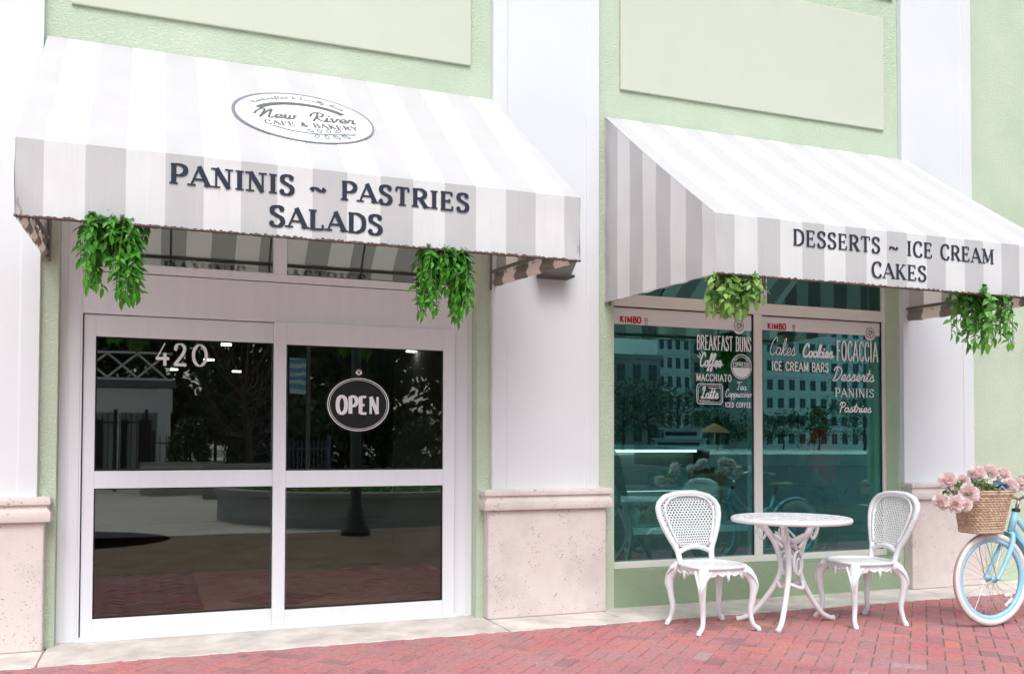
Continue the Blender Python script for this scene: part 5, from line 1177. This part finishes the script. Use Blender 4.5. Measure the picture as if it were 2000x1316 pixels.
# far bank of the river: buildings, trees, yacht
M['bld_a'] = mat('cream_tower_wall', (.78, .78, .75), .8); M['bld_b'] = mat('garage_concrete', (.34, .34, .33), .85, var=.2, vscale=.1); M['bld_c'] = mat('pale_apartment_wall', (.60, .61, .60), .8)
M['win'] = mat('dark_window', (.05, .07, .09), .2, .6)
def tower(label, p0, p1, ptop, d, m, cols, floors, depth=16, group='buildings across the river'):
    x0, y, _ = RF(p0, 845, d); x1 = RF(p1, 845, d)[0]; h = RF((p0+p1)/2, ptop, d)[2] if ptop > 0 else -ptop
    b = thing('tower_block', label, 'building', (x0, y, .35), 0, group); w2 = x1-x0
    MB().box(0, w2, -depth, 0, 0, h).build('wall', m, b)
    fh = h/floors; cw_ = w2/cols
    MB().box(-.3, w2+.3, -depth-.3, .3, h+.001, h+.7).build('roof', m, b)
    first = None; base = MB().box(-cw_*.24, -cw_*.03, .02, .10, 0, fh*.55).box(cw_*.03, cw_*.24, .02, .10, 0, fh*.55); bal = MB()
    for j in range(1, floors): bal.box(-.2, w2+.2, .0, .9 if cols == 7 else .22, j*fh-.12, j*fh+(.75 if cols == 7 else .05))
    bal.build('balcony_slab', m, b); first = None
    for j in range(floors):
        for i in range(cols):
            if cols*floors > 100 and False: pass
            if first is None: first = base.build('window', M['win'], b); o = first
            else: o = first.copy(); COL.objects.link(o); o.parent = b
            o.location = ((i+.5)*cw_, 0, j*fh+fh*.25)
    return b
tower('low grey parking garage across the river', 1195, 1292, 705, 118, M['bld_b'], 3, 3)
tower('tall cream tower with small square windows across the river', 1286, 1350, -46, 124, M['bld_a'], 4, 15)
tower('pale apartment block with dark balconies behind the breakfast lettering', 1352, 1484, -40, 130, M['bld_c'], 7, 13)
tower('pale apartment block behind the cakes and cookies lettering', 1492, 1760, -27, 120, M['bld_a'], 13, 9)
tower('distant grey glass tower in the gap left of the cream tower', 1222, 1250, -70, 180, mat('blue_glass_tower', (.20, .27, .32), .3), 3, 20)
for k, (p, d, h, cr) in enumerate([(1215, 96, 8, 5), (1265, 92, 8.5, 6), (1325, 95, 8, 6), (1400, 97, 5.2, 4), (1462, 93, 4.6, 3.5), (1530, 96, 4.6, 3.4), (1600, 92, 5.4, 3), (1690, 90, 7, 4.6), (1740, 86, 12, 7)]):
    x, y, _ = RF(p, 860, d); t = tree(['rounded tree at the foot of the parking garage', 'rounded tree right of the parking garage', 'rounded tree below the cream tower', 'rounded tree below the balconied apartments', 'rounded tree beside the window mullion across the river', 'small tree below the second apartment block', 'rounded tree right of the second apartment block', 'large tree across the river behind the paninis lettering', 'largest tree across the river at the window edge'][k], x, y, h, cr, 60+k, 1400, name='riverbank_tree', lo=.2)
    t.location.z = .35
    for ch in kids(t):
        if ch.name.startswith('crown'): ch.scale = (1, 1, 1)
x, y, z = RF(1310, 865, 50); ya = thing('yacht', 'white motor yacht with stacked decks moored on the river', 'yacht', (x, y, -.62), math.radians(40))
ya.scale = (.62, .62, .9)
hl = MB(); hl.grid(lambda u, v: (-4.2+8.4*u, (1 if v < .5 else -1)*(1.2*(1-abs(2*u-1)**4 if u < .5 else 1))*(1-.15*abs(2*v-1))*0+(2*v-1)*1.35*min(1, 3*u+.05), .0+1.5*abs(2*v-1)**.6+.5*(1-u)), 24, 12); hl.build('hull', M['win'], ya)
dk = MB(); dk.box(-3.0, 4.0, -1.25, 1.25, 1.5, 1.62).box(-1.6, 3.8, -1.1, 1.1, 1.62, 2.35).box(-2.0, 4.0, -1.2, 1.2, 2.35, 2.47).box(-.6, 3.4, -1.0, 1.0, 2.47, 3.15).box(-1.1, 3.7, -1.1, 1.1, 3.15, 3.27); dk.box(1.2, 1.35, -.06, .06, 3.27, 4.2); dk.build('deck_house', M['ext_white'], ya)
wd = MB(); wd.box(-1.3, 3.4, -1.13, 1.13, 1.85, 2.15).box(-.4, 3.1, -1.03, 1.03, 2.68, 2.98); wd.build('window', M['win'], ya)
x, y, z = RF(1396, 850, 62); kk = thing('market_umbrella', 'orange market umbrella on the far river bank', 'umbrella', (x, y, .35)); kk.scale = (.62, .62, .8)
MB().lathe([(2.1, 2.3), (1.1, 2.9), (.06, 3.3), (.001, 3.32)], n=12).build('canopy', mat('orange_canvas', (.60, .24, .07), .8), kk); MB().tube([(0, 0, 0), (0, 0, 3.3)], .05, 6).build('pole', M['ext_white'], kk)
